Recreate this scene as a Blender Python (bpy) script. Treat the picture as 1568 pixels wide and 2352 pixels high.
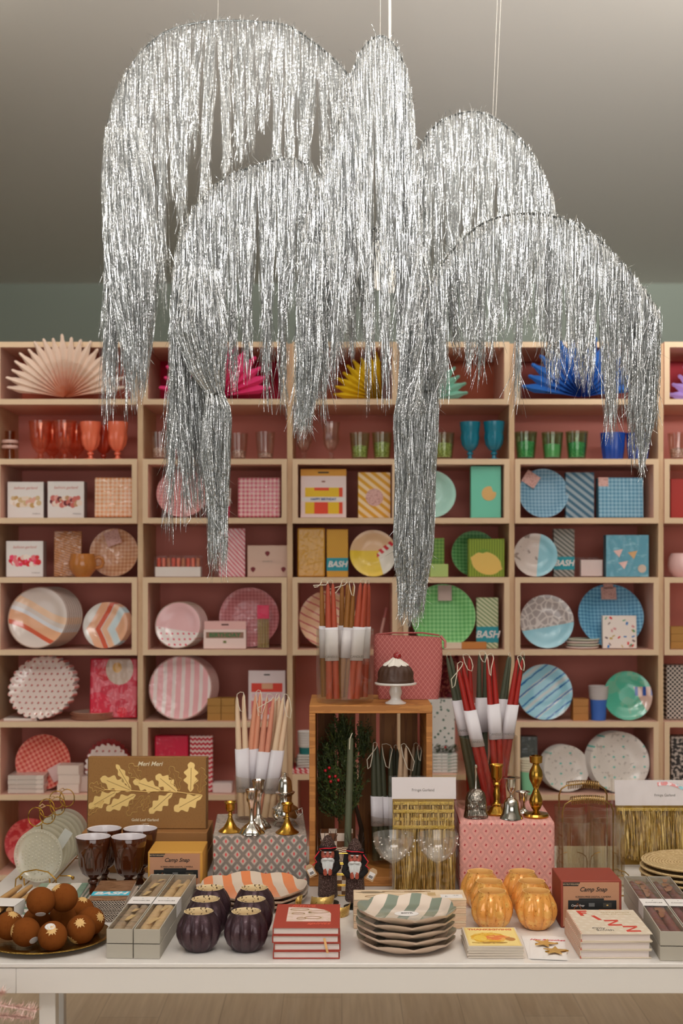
import bpy, bmesh, math, random
from mathutils import Vector, Matrix
R = random.Random(11)
for o in list(bpy.data.objects): bpy.data.objects.remove(o)
SC = bpy.context.scene
COL = SC.collection
# ---------------------------------------------------------------- camera
F = 3000.0; CX = 784.0; HY = 1300.0; EYE = 1.41; TT = 0.60; SD = F/690.0
cam = bpy.data.cameras.new('camera'); camo = bpy.data.objects.new('camera', cam); COL.objects.link(camo)
camo.location = (0, 0, EYE); camo.rotation_euler = (math.radians(90), 0, 0)
cam.sensor_fit = 'VERTICAL'; cam.sensor_height = 36; cam.sensor_width = 24
cam.lens = 36*F/2352; cam.shift_y = (HY-1176)/2352; cam.clip_start = .05; cam.clip_end = 60
cam.dof.use_dof = True; cam.dof.focus_distance = 3.0; cam.dof.aperture_fstop = 3.4
SC.camera = camo
# ---------------------------------------------------------------- world, lights, exposure
w = bpy.data.worlds.new('world'); SC.world = w; w.use_nodes = True
w.node_tree.nodes['Background'].inputs[0].default_value = (.9, .95, 1, 1)
w.node_tree.nodes['Background'].inputs[1].default_value = .05
SC.cycles.transparent_max_bounces = 40
SC.view_settings.view_transform = 'Standard'; SC.view_settings.look = 'None'
SC.view_settings.gamma = 1; SC.view_settings.exposure = 0.0; SC.view_settings.use_curve_mapping = False
def area(name, loc, tgt, sx, sy, power, col=(1, .93, .84)):
    l = bpy.data.lights.new(name, 'AREA'); l.shape = 'RECTANGLE'; l.size = sx; l.size_y = sy
    l.energy = power; l.color = col
    o = bpy.data.objects.new(name, l); COL.objects.link(o); o.location = loc
    o.rotation_euler = (Vector(tgt)-Vector(loc)).to_track_quat('-Z', 'Y').to_euler()
    return o
def spot(name, loc, power, rad=.05, col=(1, .92, .82)):
    l = bpy.data.lights.new(name, 'POINT'); l.energy = power; l.shadow_soft_size = rad; l.color = col
    o = bpy.data.objects.new(name, l); COL.objects.link(o); o.location = loc
area('ceiling_panel_light', (-.2, 0.9, 3.32), (0, 4.0, 1.3), 2.4, .9, 50, (1, .972, .95))
area('front_fill_light', (.3, -2.8, 1.5), (0, 3.4, .9), 4.4, 2.4, 68, (1, .975, .965))  # unseen frontal fill added behind the camera to lift shelves and floor
area('left_side_light', (-3.6, 1.0, 1.9), (0, 3.4, 1.1), 2.2, 1.8, 10, (.95, .97, 1))  # cool area light from the left
area('ceiling_fill_light', (1.0, -.3, 2.40), (1.3, 6.0, 4.45), 3.4, .4, 78, (1, .985, .965)).data.spread = math.radians(54)  # unseen floating light added to brighten the ceiling
for lx, ly in ((-1.1, 1.9), (-.3, 1.5), (.5, 1.9), (1.3, 1.5)):
    spot('overhead_light', (lx, ly, 3.25), 4)
for lx in (-1.7, 1.75): spot('overhead_light', (lx, 4.02, 3.2), 12, .08)  # unseen point lights added to brighten the floor between table and shelves
# ---------------------------------------------------------------- colour / material helpers
def lin(c):
    o = []
    for v in c[:3]:
        v = v/255.0
        o.append(v/12.92 if v <= .04045 else ((v+.055)/1.055)**2.4)
    return (o[0], o[1], o[2], 1)
class S:                                   # a scalar socket with arithmetic
    def __init__(s, nt, k): s.nt = nt; s.k = k
    def op(s, o, b=None, c=None):
        n = s.nt.nodes.new('ShaderNodeMath'); n.operation = o
        for i, q in enumerate((s, b, c)):
            if q is None: continue
            if isinstance(q, S): s.nt.links.new(q.k, n.inputs[i])
            else: n.inputs[i].default_value = q
        return S(s.nt, n.outputs[0])
    def __add__(s, b): return s.op('ADD', b)
    def __sub__(s, b): return s.op('SUBTRACT', b)
    def __mul__(s, b): return s.op('MULTIPLY', b)
    def __truediv__(s, b): return s.op('DIVIDE', b)
    def fr(s): return s.op('FRACT')
    def fl(s): return s.op('FLOOR')
    def ab(s): return s.op('ABSOLUTE')
    def sin(s): return s.op('SINE')
    def lt(s, b): return s.op('LESS_THAN', b)
    def gt(s, b): return s.op('GREATER_THAN', b)
    def mx(s, b): return s.op('MAXIMUM', b)
    def mn(s, b): return s.op('MINIMUM', b)
    def sq(s): return s*s
    def rt(s): return s.op('SQRT')
    def mod(s, b): return s.op('FLOORED_MODULO', b)
def nz(x, scale, detail=3, vec=None, stretch=None):
    nt = x.nt; n = nt.nodes.new('ShaderNodeTexNoise'); n.inputs['Scale'].default_value = scale
    n.inputs['Detail'].default_value = detail
    v = nt.OBJ
    if stretch:
        m = nt.nodes.new('ShaderNodeMapping'); m.inputs['Scale'].default_value = stretch
        nt.links.new(v, m.inputs['Vector']); v = m.outputs[0]
    nt.links.new(v, n.inputs['Vector']); return S(nt, n.outputs['Fac'])
def vor(x, scale, feat='F1', out='Distance'):
    nt = x.nt; n = nt.nodes.new('ShaderNodeTexVoronoi'); n.feature = feat; n.inputs['Scale'].default_value = scale
    nt.links.new(nt.OBJ, n.inputs['Vector']); return S(nt, n.outputs[out])
class NT:                                  # node tree wrapper that carries the object coordinate
    def __init__(s, nt): s.t = nt; s.nodes = nt.nodes; s.links = nt.links; s.OBJ = None
MATS = {}
def pm(name, base, fn=None, rough=.5, metal=0, spec=.4, coat=0, bump=None, trans=0, emit=None, wrap=False, sss=0, aniso=0):
    """principled material; fn(x,y,z) -> [(mask, colour), ...] laid over the base; wrap = under crinkled clear film"""
    if name in MATS: return MATS[name]
    m = bpy.data.materials.new(name); MATS[name] = m; m.use_nodes = True
    nt = NT(m.node_tree); b = nt.nodes['Principled BSDF']
    tc = nt.nodes.new('ShaderNodeTexCoord'); nt.OBJ = tc.outputs['Object']
    b.inputs['Roughness'].default_value = rough; b.inputs['Metallic'].default_value = metal
    b.inputs['Specular IOR Level'].default_value = spec; b.inputs['Base Color'].default_value = lin(base)
    b.inputs['Coat Weight'].default_value = coat; b.inputs['Coat Roughness'].default_value = .08
    if trans: b.inputs['Transmission Weight'].default_value = trans
    if emit: b.inputs['Emission Color'].default_value = lin(emit[0]); b.inputs['Emission Strength'].default_value = emit[1]
    if fn:
        sp = nt.nodes.new('ShaderNodeSeparateXYZ'); nt.links.new(nt.OBJ, sp.inputs[0])
        x, y, z = [S(nt, q) for q in sp.outputs]
        cur = None
        for mask, col in fn(x, y, z):
            mx = nt.nodes.new('ShaderNodeMix'); mx.data_type = 'RGBA'
            if cur is None: mx.inputs[6].default_value = lin(base)
            else: nt.links.new(cur, mx.inputs[6])
            mx.inputs[7].default_value = lin(col)
            nt.links.new(mask.k, mx.inputs[0]); cur = mx.outputs[2]
        if cur is not None: nt.links.new(cur, b.inputs['Base Color'])
    def bmp(scale, strength, dist, sock, detail=3):
        n = nt.nodes.new('ShaderNodeTexNoise'); n.inputs['Scale'].default_value = scale; n.inputs['Detail'].default_value = detail
        nt.links.new(nt.OBJ, n.inputs['Vector'])
        bn = nt.nodes.new('ShaderNodeBump'); bn.inputs['Strength'].default_value = strength; bn.inputs['Distance'].default_value = dist
        nt.links.new(n.outputs['Fac'], bn.inputs['Height']); nt.links.new(bn.outputs[0], sock)
    if bump: bmp(bump[0], bump[1], bump[2] if len(bump) > 2 else .002, b.inputs['Normal'])
    if wrap:
        b.inputs['Coat Weight'].default_value = .6; b.inputs['Coat Roughness'].default_value = .06
        bmp(28, .55, .012, b.inputs['Coat Normal'], 2)
    return m
def glass(name, tint=(255, 255, 255), gl=.10, rough=.03, film=None, op=0, opcol=(255, 255, 255), opz=None):
    """thin-walled clear glass or film: transparent + mirror by facing angle, optional opaque share"""
    if name in MATS: return MATS[name]
    m = bpy.data.materials.new(name); MATS[name] = m; m.use_nodes = True
    nt = m.node_tree; nt.nodes.remove(nt.nodes['Principled BSDF']); out = nt.nodes['Material Output']
    t = nt.nodes.new('ShaderNodeBsdfTransparent'); t.inputs[0].default_value = lin(tint)
    g = nt.nodes.new('ShaderNodeBsdfGlossy'); g.inputs['Roughness'].default_value = rough
    lw = nt.nodes.new('ShaderNodeLayerWeight'); lw.inputs['Blend'].default_value = .35
    mul = nt.nodes.new('ShaderNodeMath'); mul.operation = 'MULTIPLY_ADD'; mul.inputs[1].default_value = .24; mul.inputs[2].default_value = gl*.2
    nt.links.new(lw.outputs['Facing'], mul.inputs[0])
    mx = nt.nodes.new('ShaderNodeMixShader'); nt.links.new(mul.outputs[0], mx.inputs[0])
    nt.links.new(t.outputs[0], mx.inputs[1]); nt.links.new(g.outputs[0], mx.inputs[2]); res = mx.outputs[0]
    if film:
        tc = nt.nodes.new('ShaderNodeTexCoord'); n = nt.nodes.new('ShaderNodeTexNoise'); n.inputs['Scale'].default_value = film
        nt.links.new(tc.outputs['Object'], n.inputs['Vector'])
        bn = nt.nodes.new('ShaderNodeBump'); bn.inputs['Strength'].default_value = .6; bn.inputs['Distance'].default_value = .012
        nt.links.new(n.outputs['Fac'], bn.inputs['Height']); nt.links.new(bn.outputs[0], g.inputs['Normal'])
    if op:
        d = nt.nodes.new('ShaderNodeBsdfPrincipled'); d.inputs['Base Color'].default_value = lin(opcol); d.inputs['Roughness'].default_value = .25
        m2 = nt.nodes.new('ShaderNodeMixShader'); m2.inputs[0].default_value = op
        nt.links.new(res, m2.inputs[1]); nt.links.new(d.outputs[0], m2.inputs[2]); res = m2.outputs[0]
    nt.links.new(res, out.inputs[0]); return m
# pattern building blocks (masks); u, v are scalars in metres
def stripe(u, p, duty=.5): return (u/p).fr().lt(duty)
def gingham(u, v, p): return (stripe(u, p)+stripe(v, p))*.5
def dots(u, v, p, r):
    a = (u/p).fr()-.5; b = (v/p).fr()-.5
    return (a*a+b*b).lt((r/p)**2)
def both(a, b): return a*b
# ---------------------------------------------------------------- mesh builder
class MB:
    def __init__(s): s.v = []; s.f = []; s.m = []; s.M = Matrix.Identity(4)
    def add(s, vs, fs, m=0):
        o = len(s.v); s.v += [tuple(s.M @ Vector(p)) for p in vs]
        for i, f in enumerate(fs):
            s.f.append([q+o for q in f]); s.m.append(m[i] if isinstance(m, list) else m)
        return s
    def box(s, x0, x1, y0, y1, z0, z1, m=0, front=None, top=None):
        vs = [(x, y, z) for z in (z0, z1) for y in (y0, y1) for x in (x0, x1)]
        fs = [(0, 2, 3, 1), (4, 5, 7, 6), (0, 1, 5, 4), (2, 6, 7, 3), (0, 4, 6, 2), (1, 3, 7, 5)]
        ms = [m]*6
        if front is not None: ms[2] = front
        if top is not None: ms[1] = top
        return s.add(vs, fs, ms)
    def lathe(s, prof, n=32, c=(0, 0, 0), fl=None, m=0, a0=0):
        """prof [(r,z)]; fl = (count, amplitude share, weight(z))"""
        vs = []; rows = []
        for r, z in prof:
            if r < 1e-6: rows.append([len(vs)]); vs.append((c[0], c[1], c[2]+z)); continue
            row = []
            for i in range(n):
                a = a0+2*math.pi*i/n; q = r
                if fl: q = r*(1+fl[1]*fl[2](z)*(abs(math.cos(a*fl[0]/2))-.5))
                row.append(len(vs)); vs.append((c[0]+q*math.cos(a), c[1]+q*math.sin(a), c[2]+z))
            rows.append(row)
        fs = []
        for A, B in zip(rows, rows[1:]):
            if len(A) == 1 and len(B) == 1: continue
            for i in range(n):
                j = (i+1) % n
                if len(A) == 1: fs.append((A[0], B[j], B[i]))
                elif len(B) == 1: fs.append((A[i], A[j], B[0]))
                else: fs.append((A[i], A[j], B[j], B[i]))
        return s.add(vs, fs, m)
    def tube(s, pts, r, n=8, m=0, caps=True, closed=False):
        P = [Vector(p) for p in pts]; k = len(P); rs = r if isinstance(r, (list, tuple)) else [r]*k
        vs = []; up = None
        for i in range(k):
            if closed: t = P[(i+1) % k]-P[i-1]
            else: t = P[min(i+1, k-1)]-P[max(i-1, 0)]
            t.normalize()
            if up is None: up = Vector((0, 0, 1)) if abs(t.z) < .9 else Vector((1, 0, 0))
            a = t.cross(up); 
            if a.length < 1e-6: a = t.cross(Vector((0, 1, .3)))
            a.normalize(); b = a.cross(t); up = b
            for j in range(n):
                q = 2*math.pi*j/n; vs.append(P[i]+(a*math.cos(q)+b*math.sin(q))*rs[i])
        fs = []
        for i in range(k if closed else k-1):
            i2 = (i+1) % k
            for j in range(n):
                fs.append((i*n+j, i*n+(j+1) % n, i2*n+(j+1) % n, i2*n+j))
        if caps and not closed: fs += [tuple(range(n-1, -1, -1)), tuple((k-1)*n+j for j in range(n))]
        return s.add(vs, fs, m)
    def prism(s, poly, a, b, ax='z', m=0, side=None, back=None):
        """poly extruded from a to b along z (poly in xy) or along y (poly in xz)"""
        f = (lambda p, t: (p[0], p[1], t)) if ax == 'z' else ((lambda p, t: (p[0], t, p[1])) if ax == 'y' else (lambda p, t: (t, p[0], p[1])))
        n = len(poly); vs = [f(p, a) for p in poly]+[f(p, b) for p in poly]
        fs = [tuple(range(n)), tuple(range(2*n-1, n-1, -1))]; ms = [m, m if back is None else back]
        for i in range(n):
            fs.append((i, n+i, n+(i+1) % n, (i+1) % n)); ms.append(m if side is None else side)
        return s.add(vs, fs, ms)
    def ball(s, c, r, n=16, k=10, m=0, sc=(1, 1, 1)):
        M0 = s.M; s.M = M0 @ Matrix.Translation(c) @ Matrix.Diagonal((sc[0], sc[1], sc[2], 1))
        s.lathe([(r*math.sin(math.pi*i/k) if 0 < i < k else 0, -r*math.cos(math.pi*i/k)) for i in range(k+1)], n, m=m); s.M = M0
        return s
def finish(me, mb, mats, smooth=True, ang=38, recalc=True):
    me.from_pydata(mb.v, [], mb.f)
    for m in (mats if isinstance(mats, (list, tuple)) else [mats]): me.materials.append(m)
    if any(mb.m): me.polygons.foreach_set('material_index', mb.m)
    if recalc:
        bm = bmesh.new(); bm.from_mesh(me); bmesh.ops.recalc_face_normals(bm, faces=bm.faces); bm.to_mesh(me); bm.free()
    if smooth:
        me.polygons.foreach_set('use_smooth', [True]*len(me.polygons)); me.set_sharp_from_angle(angle=math.radians(ang))
    me.update()
def part(name, mb, mats, parent=None, bev=0, loc=(0, 0, 0), rot=(0, 0, 0), smooth=True, ang=38, kind=None, label=None, recalc=True):
    me = bpy.data.meshes.new(name); finish(me, mb, mats, smooth, ang, recalc)
    o = bpy.data.objects.new(name, me); COL.objects.link(o); o.location = loc; o.rotation_euler = rot
    if parent: o.parent = parent
    if bev:
        b = o.modifiers.new('bevel', 'BEVEL'); b.width = bev; b.segments = 2; b.limit_method = 'ANGLE'; b.angle_limit = math.radians(50)
    if kind: o['kind'] = kind
    if label: o['label'] = label
    return o
def tag(o, label, cat, group=None, kind=None):
    o['label'] = label; o['category'] = cat
    if group: o['group'] = group
    if kind: o['kind'] = kind
    return o
def empty(name, label, cat, loc, rz=0, group=None, rot=None):
    o = bpy.data.objects.new(name, None); COL.objects.link(o); o.location = loc; o.empty_display_size = .05
    o.rotation_euler = rot if rot else (0, 0, rz); return tag(o, label, cat, group)
def struct(name, mb, mats, **k):
    o = part(name, mb, mats, **k); o['kind'] = 'structure'; return o
def copy_tree(o, loc=None, rot=None, label=None, group=None, name=None):
    c = o.copy(); COL.objects.link(c)
    if loc: c.location = loc
    if rot: c.rotation_euler = rot
    if label: c['label'] = label
    if group: c['group'] = group
    def kids(a, b):
        for ch in [q for q in bpy.data.objects if q.parent == a]:
            d = ch.copy(); COL.objects.link(d); d.parent = b; kids(ch, d)
    kids(o, c); return c
def txt(s, size, mat, parent, loc, face='front', shear=0, align='CENTER', name='lettering', rz=0, sx=1.0, depth=.0002, bold=0, label=None):
    cu = bpy.data.curves.new(name, 'FONT'); cu.body = s; cu.size = size; cu.align_x = align; cu.align_y = 'CENTER'
    cu.shear = shear; cu.extrude = depth; cu.offset = bold; cu.resolution_u = 3
    ob = bpy.data.objects.new('t', cu); me = bpy.data.meshes.new_from_object(ob); me.name = name
    bpy.data.objects.remove(ob); bpy.data.curves.remove(cu)
    me.materials.clear(); me.materials.append(mat)
    o = bpy.data.objects.new(name, me); COL.objects.link(o); o.parent = parent; o.location = loc
    o.rotation_euler = (math.radians(90), 0, rz) if face == 'front' else (0, 0, rz); o.scale = (sx, 1, 1)
    if label: o['label'] = label
    return o
# ---------------------------------------------------------------- pixel <-> place
def zat(y, D): return EYE-(y-HY)*D/F
def xat(x, D): return (x-CX)*D/F
def Xs(x): return (x-CX)/690.0
def Zs(y): return EYE-(y-HY)/690.0
ORD = ['first', 'second', 'third', 'fourth', 'fifth', 'sixth', 'seventh', 'eighth', 'ninth', 'tenth', 'eleventh']
# common materials
WHITE = pm('white_card', (232, 226, 222), rough=.6)
INK = pm('black_ink', (40, 34, 30), rough=.6)
GREYINK = pm('grey_ink', (135, 128, 122), rough=.6)
BLUSHINK = pm('blush_ink', (214, 140, 130), rough=.6)
REDINK = pm('red_ink', (200, 40, 45), rough=.6)
TEALBAND = pm('teal_band', (38, 150, 165), rough=.5)
BLUEBAND = pm('sky_blue_band', (70, 190, 215), rough=.5)
PINKLABEL = pm('pink_paper_label', (222, 178, 170), rough=.6, fn=lambda x, y, z: [(nz(x, 160, 1).gt(.56), (200, 150, 140))])
GOLD = pm('polished_brass', (190, 145, 62), rough=.22, metal=1, bump=(60, .05))
SILVER = pm('polished_silver', (205, 200, 192), rough=.14, metal=1, bump=(45, .08))
CLEAR = glass('clear_glass', (252, 251, 248), gl=.12)
FILM = glass('clear_film', (253, 252, 250), gl=.06, rough=.12, film=30)
KRAFT = pm('kraft_card', (176, 128, 74), rough=.8, fn=lambda x, y, z: [(nz(x, 300, 2).gt(.62)*.35, (140, 96, 52))])
# ---------------------------------------------------------------- the room
mb = MB(); mb.box(-4.2, 4.6, -3, 9.2, -.05, 0)
def floorfn(x, y, z):
    row = (x/.19).fl(); g = nz(x, 3.0, 6, stretch=(9, 1.0, 1)); g2 = nz(x, 1.0, 5, stretch=(60, 3, 1))
    ys = (y+(row*.37)).op('DIVIDE', 1.3); tone = ((row*12.9898+ys.fl()*78.233).sin()*43758.5).fr()
    seam = (x/.19).fr().lt(.012).mx(ys.fr().lt(.002))
    return [(tone*.5, (186, 166, 138)), (g.gt(.53)*.5, (214, 198, 174)), ((g2-.3)*.9, (150, 128, 102)), (seam*.5, (110, 92, 72))]
struct('floor', mb, pm('oak_plank_floor', (216, 200, 174), floorfn, rough=.5), smooth=False)
mb = MB(); mb.box(-4.2, 4.6, -3, 9.2, 3.4, 3.45)
struct('ceiling', mb, pm('ceiling_paint', (222, 219, 213), rough=.9), smooth=False)
wallm = pm('wall_paint', (150, 158, 146), rough=.9)
for nm, b in (('wall_back', (-4.2, 4.6, 9.2, 9.25)), ('wall_left', (-4.25, -4.2, -3, 9.2)), ('wall_right', (4.6, 4.65, -3, 9.2)), ('wall_front', (-4.2, 4.6, -3.05, -3))):
    mb = MB(); mb.box(*b, 0, 3.4); struct(nm, mb, wallm, smooth=False)
# ---------------------------------------------------------------- shelving
def woodfn(x, y, z):
    return [(nz(x, 6, 4, stretch=(6, 6, 1)).gt(.5)*.3, (196, 160, 122))]
PLY = pm('birch_ply_edge', (224, 194, 160), rough=.55)
PLYU = pm('birch_ply_upright', (214, 182, 146), woodfn, rough=.6)
PLYIN = pm('bounce_tinted_ply', (226, 178, 158), rough=.65)  # pink light bounced off the back panels, put into the ply colour
PINK = pm('dusty_pink_panel', (222, 142, 128), rough=.75)
BACKS = {1: pm('terracotta_panel', (214, 104, 76), rough=.75), 2: pm('crimson_panel', (196, 20, 60), rough=.75),
         3: pm('rust_panel', (176, 92, 64), rough=.75), 4: pm('rust_panel', (176, 92, 64)), 5: pm('maroon_panel', (156, 78, 70), rough=.75), 6: pm('wine_panel', (176, 50, 60), rough=.75)}
EDGE = [-18, 321, 665, 919, 1176, 1519, 1860]; DEP = .33
SHELFNAMES = ['at the far left', 'second from the left, behind the trailing tinsel', 'third from the left, behind the crate', 'fourth from the left, behind the red candles', 'fifth from the left with blue tableware', 'at the far right edge']
for c in range(6):
    x0, x1 = Xs(EDGE[c]), Xs(EDGE[c+1]); u = 6/690; t = 12/690; top = Zs(785)
    root = empty('shelving_unit', 'tall birch plywood shelving bay with pink back, '+SHELFNAMES[c], 'shelf', ((x0+x1)/2, SD, 0), 0, 'plywood shelving bays')
    hw = (x1-x0)/2
    for sgn in (-1, 1):
        mb = MB(); e = sgn*hw; mb.box(min(e, e-sgn*u), max(e, e-sgn*u), .012, DEP, 0, top-.004)
        part('upright_panel', mb, PLYU, root)
    mb = MB(); mb.box(-hw+u, hw-u, DEP-.008, DEP, .02, top-.006); part('back_panel', mb, PINK, root, smooth=False)
    mb = MB(); mb.box(-hw+u, hw-u, .01, DEP-.01, 0, Zs(2190)); part('plinth', mb, PLYU, root)
    rows = [(785, 929, 1), (1054, 1202, 3), (1326, 1505, 5), (1658, 1838, 7), (2010, 2190, 9)]
    if c in (2, 3): rows = rows[:3]+[(1779, 1960, 7), (2010, 2190, 9)]
    for ya, yb, rr in rows:
        za, zb = Zs(yb), Zs(ya); a = hw-u-.0006; mb = MB()
        tt = 12.5/690
        for bx in ((-a, -a+t, za, zb), (a-t, a, za, zb), (-a+t, a-t, za, za+tt), (-a+t, a-t, zb-tt, zb)):
            mb.box(bx[0], bx[1], 0, DEP-.02, bx[2], bx[3], 1, front=0)
        cb = part('cubby_box', mb, [PLY, PLYIN], root, smooth=False)
        mb = MB(); mb.box(-a+t, a-t, DEP-.03, DEP-.02, za+tt, zb-tt)
        part('cubby_back', mb, BACKS[c+1] if rr == 1 else PINK, root, smooth=False, label=None)
# ---------------------------------------------------------------- the display table
TW = pm('white_lacquer', (226, 220, 214), rough=.28, bump=(220, .03))
root = empty('display_table', 'long white lacquered display table crowded with gifts and tableware', 'table', (.2, 3.2, 0))
def L(x, y): return (x-.2, y-3.2)
mb = MB(); a, b = L(-.875, 2.662), L(1.45, 3.78); mb.box(a[0], b[0], a[1], b[1], TT-.0095, TT)
part('table_top', mb, TW, root, bev=.002)
az = TT-.0105
mb = MB(); x0 = -.664-.2; mb.box(x0+.0004, 1.25, -.536, -.516, TT-.062, az)
part('apron', mb, TW, root, bev=.001)
mb = MB(); pts = [(x0, az), (x0, TT-.062)]
for i in range(13):
    q = i/12; pts.append((x0-.012-.10*q, TT-.062-.024*q*q))
pts.append((x0-.112, TT-.10)); pts.append((x0-.2, TT-.10)); pts.append((x0-.2, az))
mb.prism(pts, -.536, -.516, 'y'); part('apron_bracket', mb, TW, root, bev=.001)
mb = MB(); mb.box(-1.06, -1.04, -.5, .56, TT-.062, az); mb.box(-1.06, 1.25, .54, .56, TT-.062, az); part('rear_apron', mb, TW, root)
for lx, ly in ((-.623, 2.69), (1.32, 2.69), (-.82, 3.70), (1.32, 3.70)):
    p = L(lx, ly); mb = MB(); mb.box(p[0], p[0]+.034, p[1], p[1]+.034, 0, az); part('leg', mb, TW, root, bev=.002)
# ================================================================= things on the shelves
ZF = {1: Zs(916), 2: Zs(1054), 3: Zs(1189), 4: Zs(1326), 5: Zs(1492), 6: Zs(1658), 7: Zs(1825), 8: Zs(2010), 61: Zs(1779)}
def sb(x0, x1, yt, row, setb, name, label, cat, mats, dep=.03, lean=0, rz=0, group=None, bev=.0015, soft=False):
    """a packet or box standing on a shelf; local origin = base centre of the front face"""
    D = SD+setb; w_ = (x1-x0)*D/F; h = (zat(yt, D)-ZF[row]); mb = MB()
    mats = mats if isinstance(mats, list) else [mats]
    mb.box(-w_/2, w_/2, 0, dep, 0, h, len(mats)-1, front=0)
    o = part(name, mb, mats, bev=(.005 if soft else bev), loc=(xat((x0+x1)/2, D), D, ZF[row]+.0006+dep*math.sin(lean)), rot=(-lean, 0, rz))
    tag(o, label, cat, group); o['w'] = w_; o['h'] = h; return o
def panel(parent, name, x0, x1, z0, z1, mat, y=-.0006, t=.0006, label=None):
    mb = MB(); mb.box(x0, x1, y, y+t, z0, z1); return part(name, mb, mat, parent, smooth=False, label=label)
def plate_mesh(r, n=48, scal=None, deep=.16, flat=.66):
    """round paper plate facing +z, rim raised; scal = number of scallops"""
    mb = MB(); h = r*deep
    prof = [(0, 0), (r*flat*.5, 0), (r*flat, 0), (r*(flat+.08), h*.55), (r*.92, h*.86), (r, h), (r*.998, h-.0022), (r*.91, h*.86-.0022), (r*(flat+.08), h*.55-.0022), (r*flat, -.0022), (0, -.0022)]
    fl = (scal, .10, lambda z: 1.0 if z > h*.7 else (0 if z < h*.4 else .4)) if scal else None
    if scal: n = scal*6
    mb.lathe(prof, n, fl=fl); return mb
def sp(x0, x1, row, setb, name, label, mats, lean=.2, yaw=0, group=None, scal=None, lift=0, roll=0, deep=.12, cat='plate', flat=.66):
    """plate standing on edge on a shelf, facing the room; x0..x1 = its width in the photograph"""
    D = SD+setb; r = (x1-x0)/2*D/F; mb = plate_mesh(r, scal=scal, deep=deep, flat=flat)
    a = math.pi/2-lean
    if scal: lift += r*.055
    M = Matrix.Rotation(yaw, 4, 'Z') @ Matrix.Rotation(a, 4, 'X') @ Matrix.Rotation(roll, 4, 'Z')
    o = part(name, mb, mats, loc=(xat((x0+x1)/2, D), D, ZF[row]+r*math.cos(lean)+.001+lift), rot=M.to_euler(), ang=50)
    tag(o, label, cat, group); o['r'] = r; return o
def behind(o, n, dx, dy, labels, group):
    """more of the same plate leaning behind it"""
    o['group'] = group
    for i in range(n):
        copy_tree(o, loc=(o.location.x+dx*(i+1), o.location.y+dy*(i+1), o.location.z), label=labels % ORD[i+1], group=group)
def disc_label(o, x, y, w_, h, mat, name='paper_label', rz=0, z=None):
    """flat sticker on a plate face (plate local xy)"""
    r = o['r']; mb = MB(); mb.box(-w_/2, w_/2, -h/2, h/2, 0, .0006)
    return part(name, mb, mat, o, loc=(x, y, r*.125 if z is None else z), rot=(0, 0, rz), smooth=False)
def gg(name, light, dark, p, ax='xy', rot=0, wrap=False):
    def fn(x, y, z):
        u, v = x, (y if ax == 'xy' else z)
        if rot:
            c, s_ = math.cos(rot), math.sin(rot); u, v = u*c+v*s_, v*c-u*s_
        return [(gingham(u, v, p), dark)]
    return pm(name, light, fn, rough=.45, wrap=wrap)
def st(name, c1, c2, p, ang=0, ax='xz', duty=.5, wrap=False, rough=.5):
    def fn(x, y, z):
        v = z if ax == 'xz' else y
        return [(stripe(x*math.cos(ang)+v*math.sin(ang), p, duty), c2)]
    return pm(name, c1, fn, rough=rough, wrap=wrap)
# --- row 1: honeycomb paper fans
def fan(cx, r_px, a0, a1, n, setb, label, outer, inner, rz=0, tilt=0):
    D = SD+setb; r = r_px*D/F; mb = MB()
    for k in range(n):
        a = math.radians(a0+(a1-a0)*(k+.5)/n); half = math.radians((a1-a0)/n/2)
        rr = r*(1+.03*math.sin(k*2.3)); dx, dz = math.cos(a), math.sin(a); px_, pz = -dz, dx
        st_ = [(.02, .05, .02), (.3, 1, .016), (.6, 1, .012), (.78, 1, .010), (.85, .74, .009), (.91, .46, .007), (.97, .42, .006), (1.0, .2, .003)]
        vs = []
        for q, wq, d in st_:
            hw = max(.0015, min(q, .8)*r*math.tan(half)*wq*1.02); c = (dx*rr*q, dz*rr*q)
            vs += [(c[0]+px_*hw, 0, c[1]+pz*hw), (c[0], -d*1.3, c[1]), (c[0]-px_*hw, 0, c[1]-pz*hw), (c[0], d*1.3, c[1])]
        fs = []
        for i in range(len(st_)-1):
            for j in range(4):
                fs.append((i*4+j, i*4+(j+1) % 4, i*4+4+(j+1) % 4, i*4+4+j))
        e = (len(st_)-1)*4; fs += [(0, 1, 2, 3), (e+3, e+2, e+1, e)]
        mb.add(vs, fs)
    mname = 'tissue_'+label.split()[0]+'_'+label.split()[1]
    mt = pm(mname, outer, lambda x, y, z: [((x*x+z*z).rt()/r*-2.2+1.15+(nz(x, 60, 2)-.5)*.8, inner)], rough=.8, spec=.1)
    o = part('honeycomb_fan', mb, mt, loc=(xat(cx, D), D, ZF[1]+.004+.03*tilt), rot=(tilt, 0, rz), ang=15)
    return tag(o, label, 'paper fan', 'honeycomb paper fans on the top shelf')
fan(152, 138, 4, 176, 19, .035, 'cream white honeycomb paper fan with peach heart, top shelf far left', (240, 214, 196), (232, 150, 112), tilt=.33)
fan(495, 128, 3, 177, 15, .035, 'hot pink honeycomb paper fan in the crimson backed cubby', (240, 70, 130), (205, 10, 85), tilt=.33)
fan(876, 112, 92, 178, 9, .06, 'yellow honeycomb paper fan on the top shelf', (226, 190, 40), (196, 152, 16))
fan(966, 110, 5, 96, 8, .10, 'mint green honeycomb paper fan half hidden behind the tinsel trunk', (150, 212, 190), (110, 190, 165))
fan(1332, 134, 4, 176, 15, .035, 'cobalt blue honeycomb paper fan behind the tinsel on the right', (50, 105, 185), (24, 52, 130), tilt=.33)
fan(1640, 105, 2, 178, 13, .10, 'lavender honeycomb paper fan cut off at the right edge', (180, 150, 215), (110, 70, 170))
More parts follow.
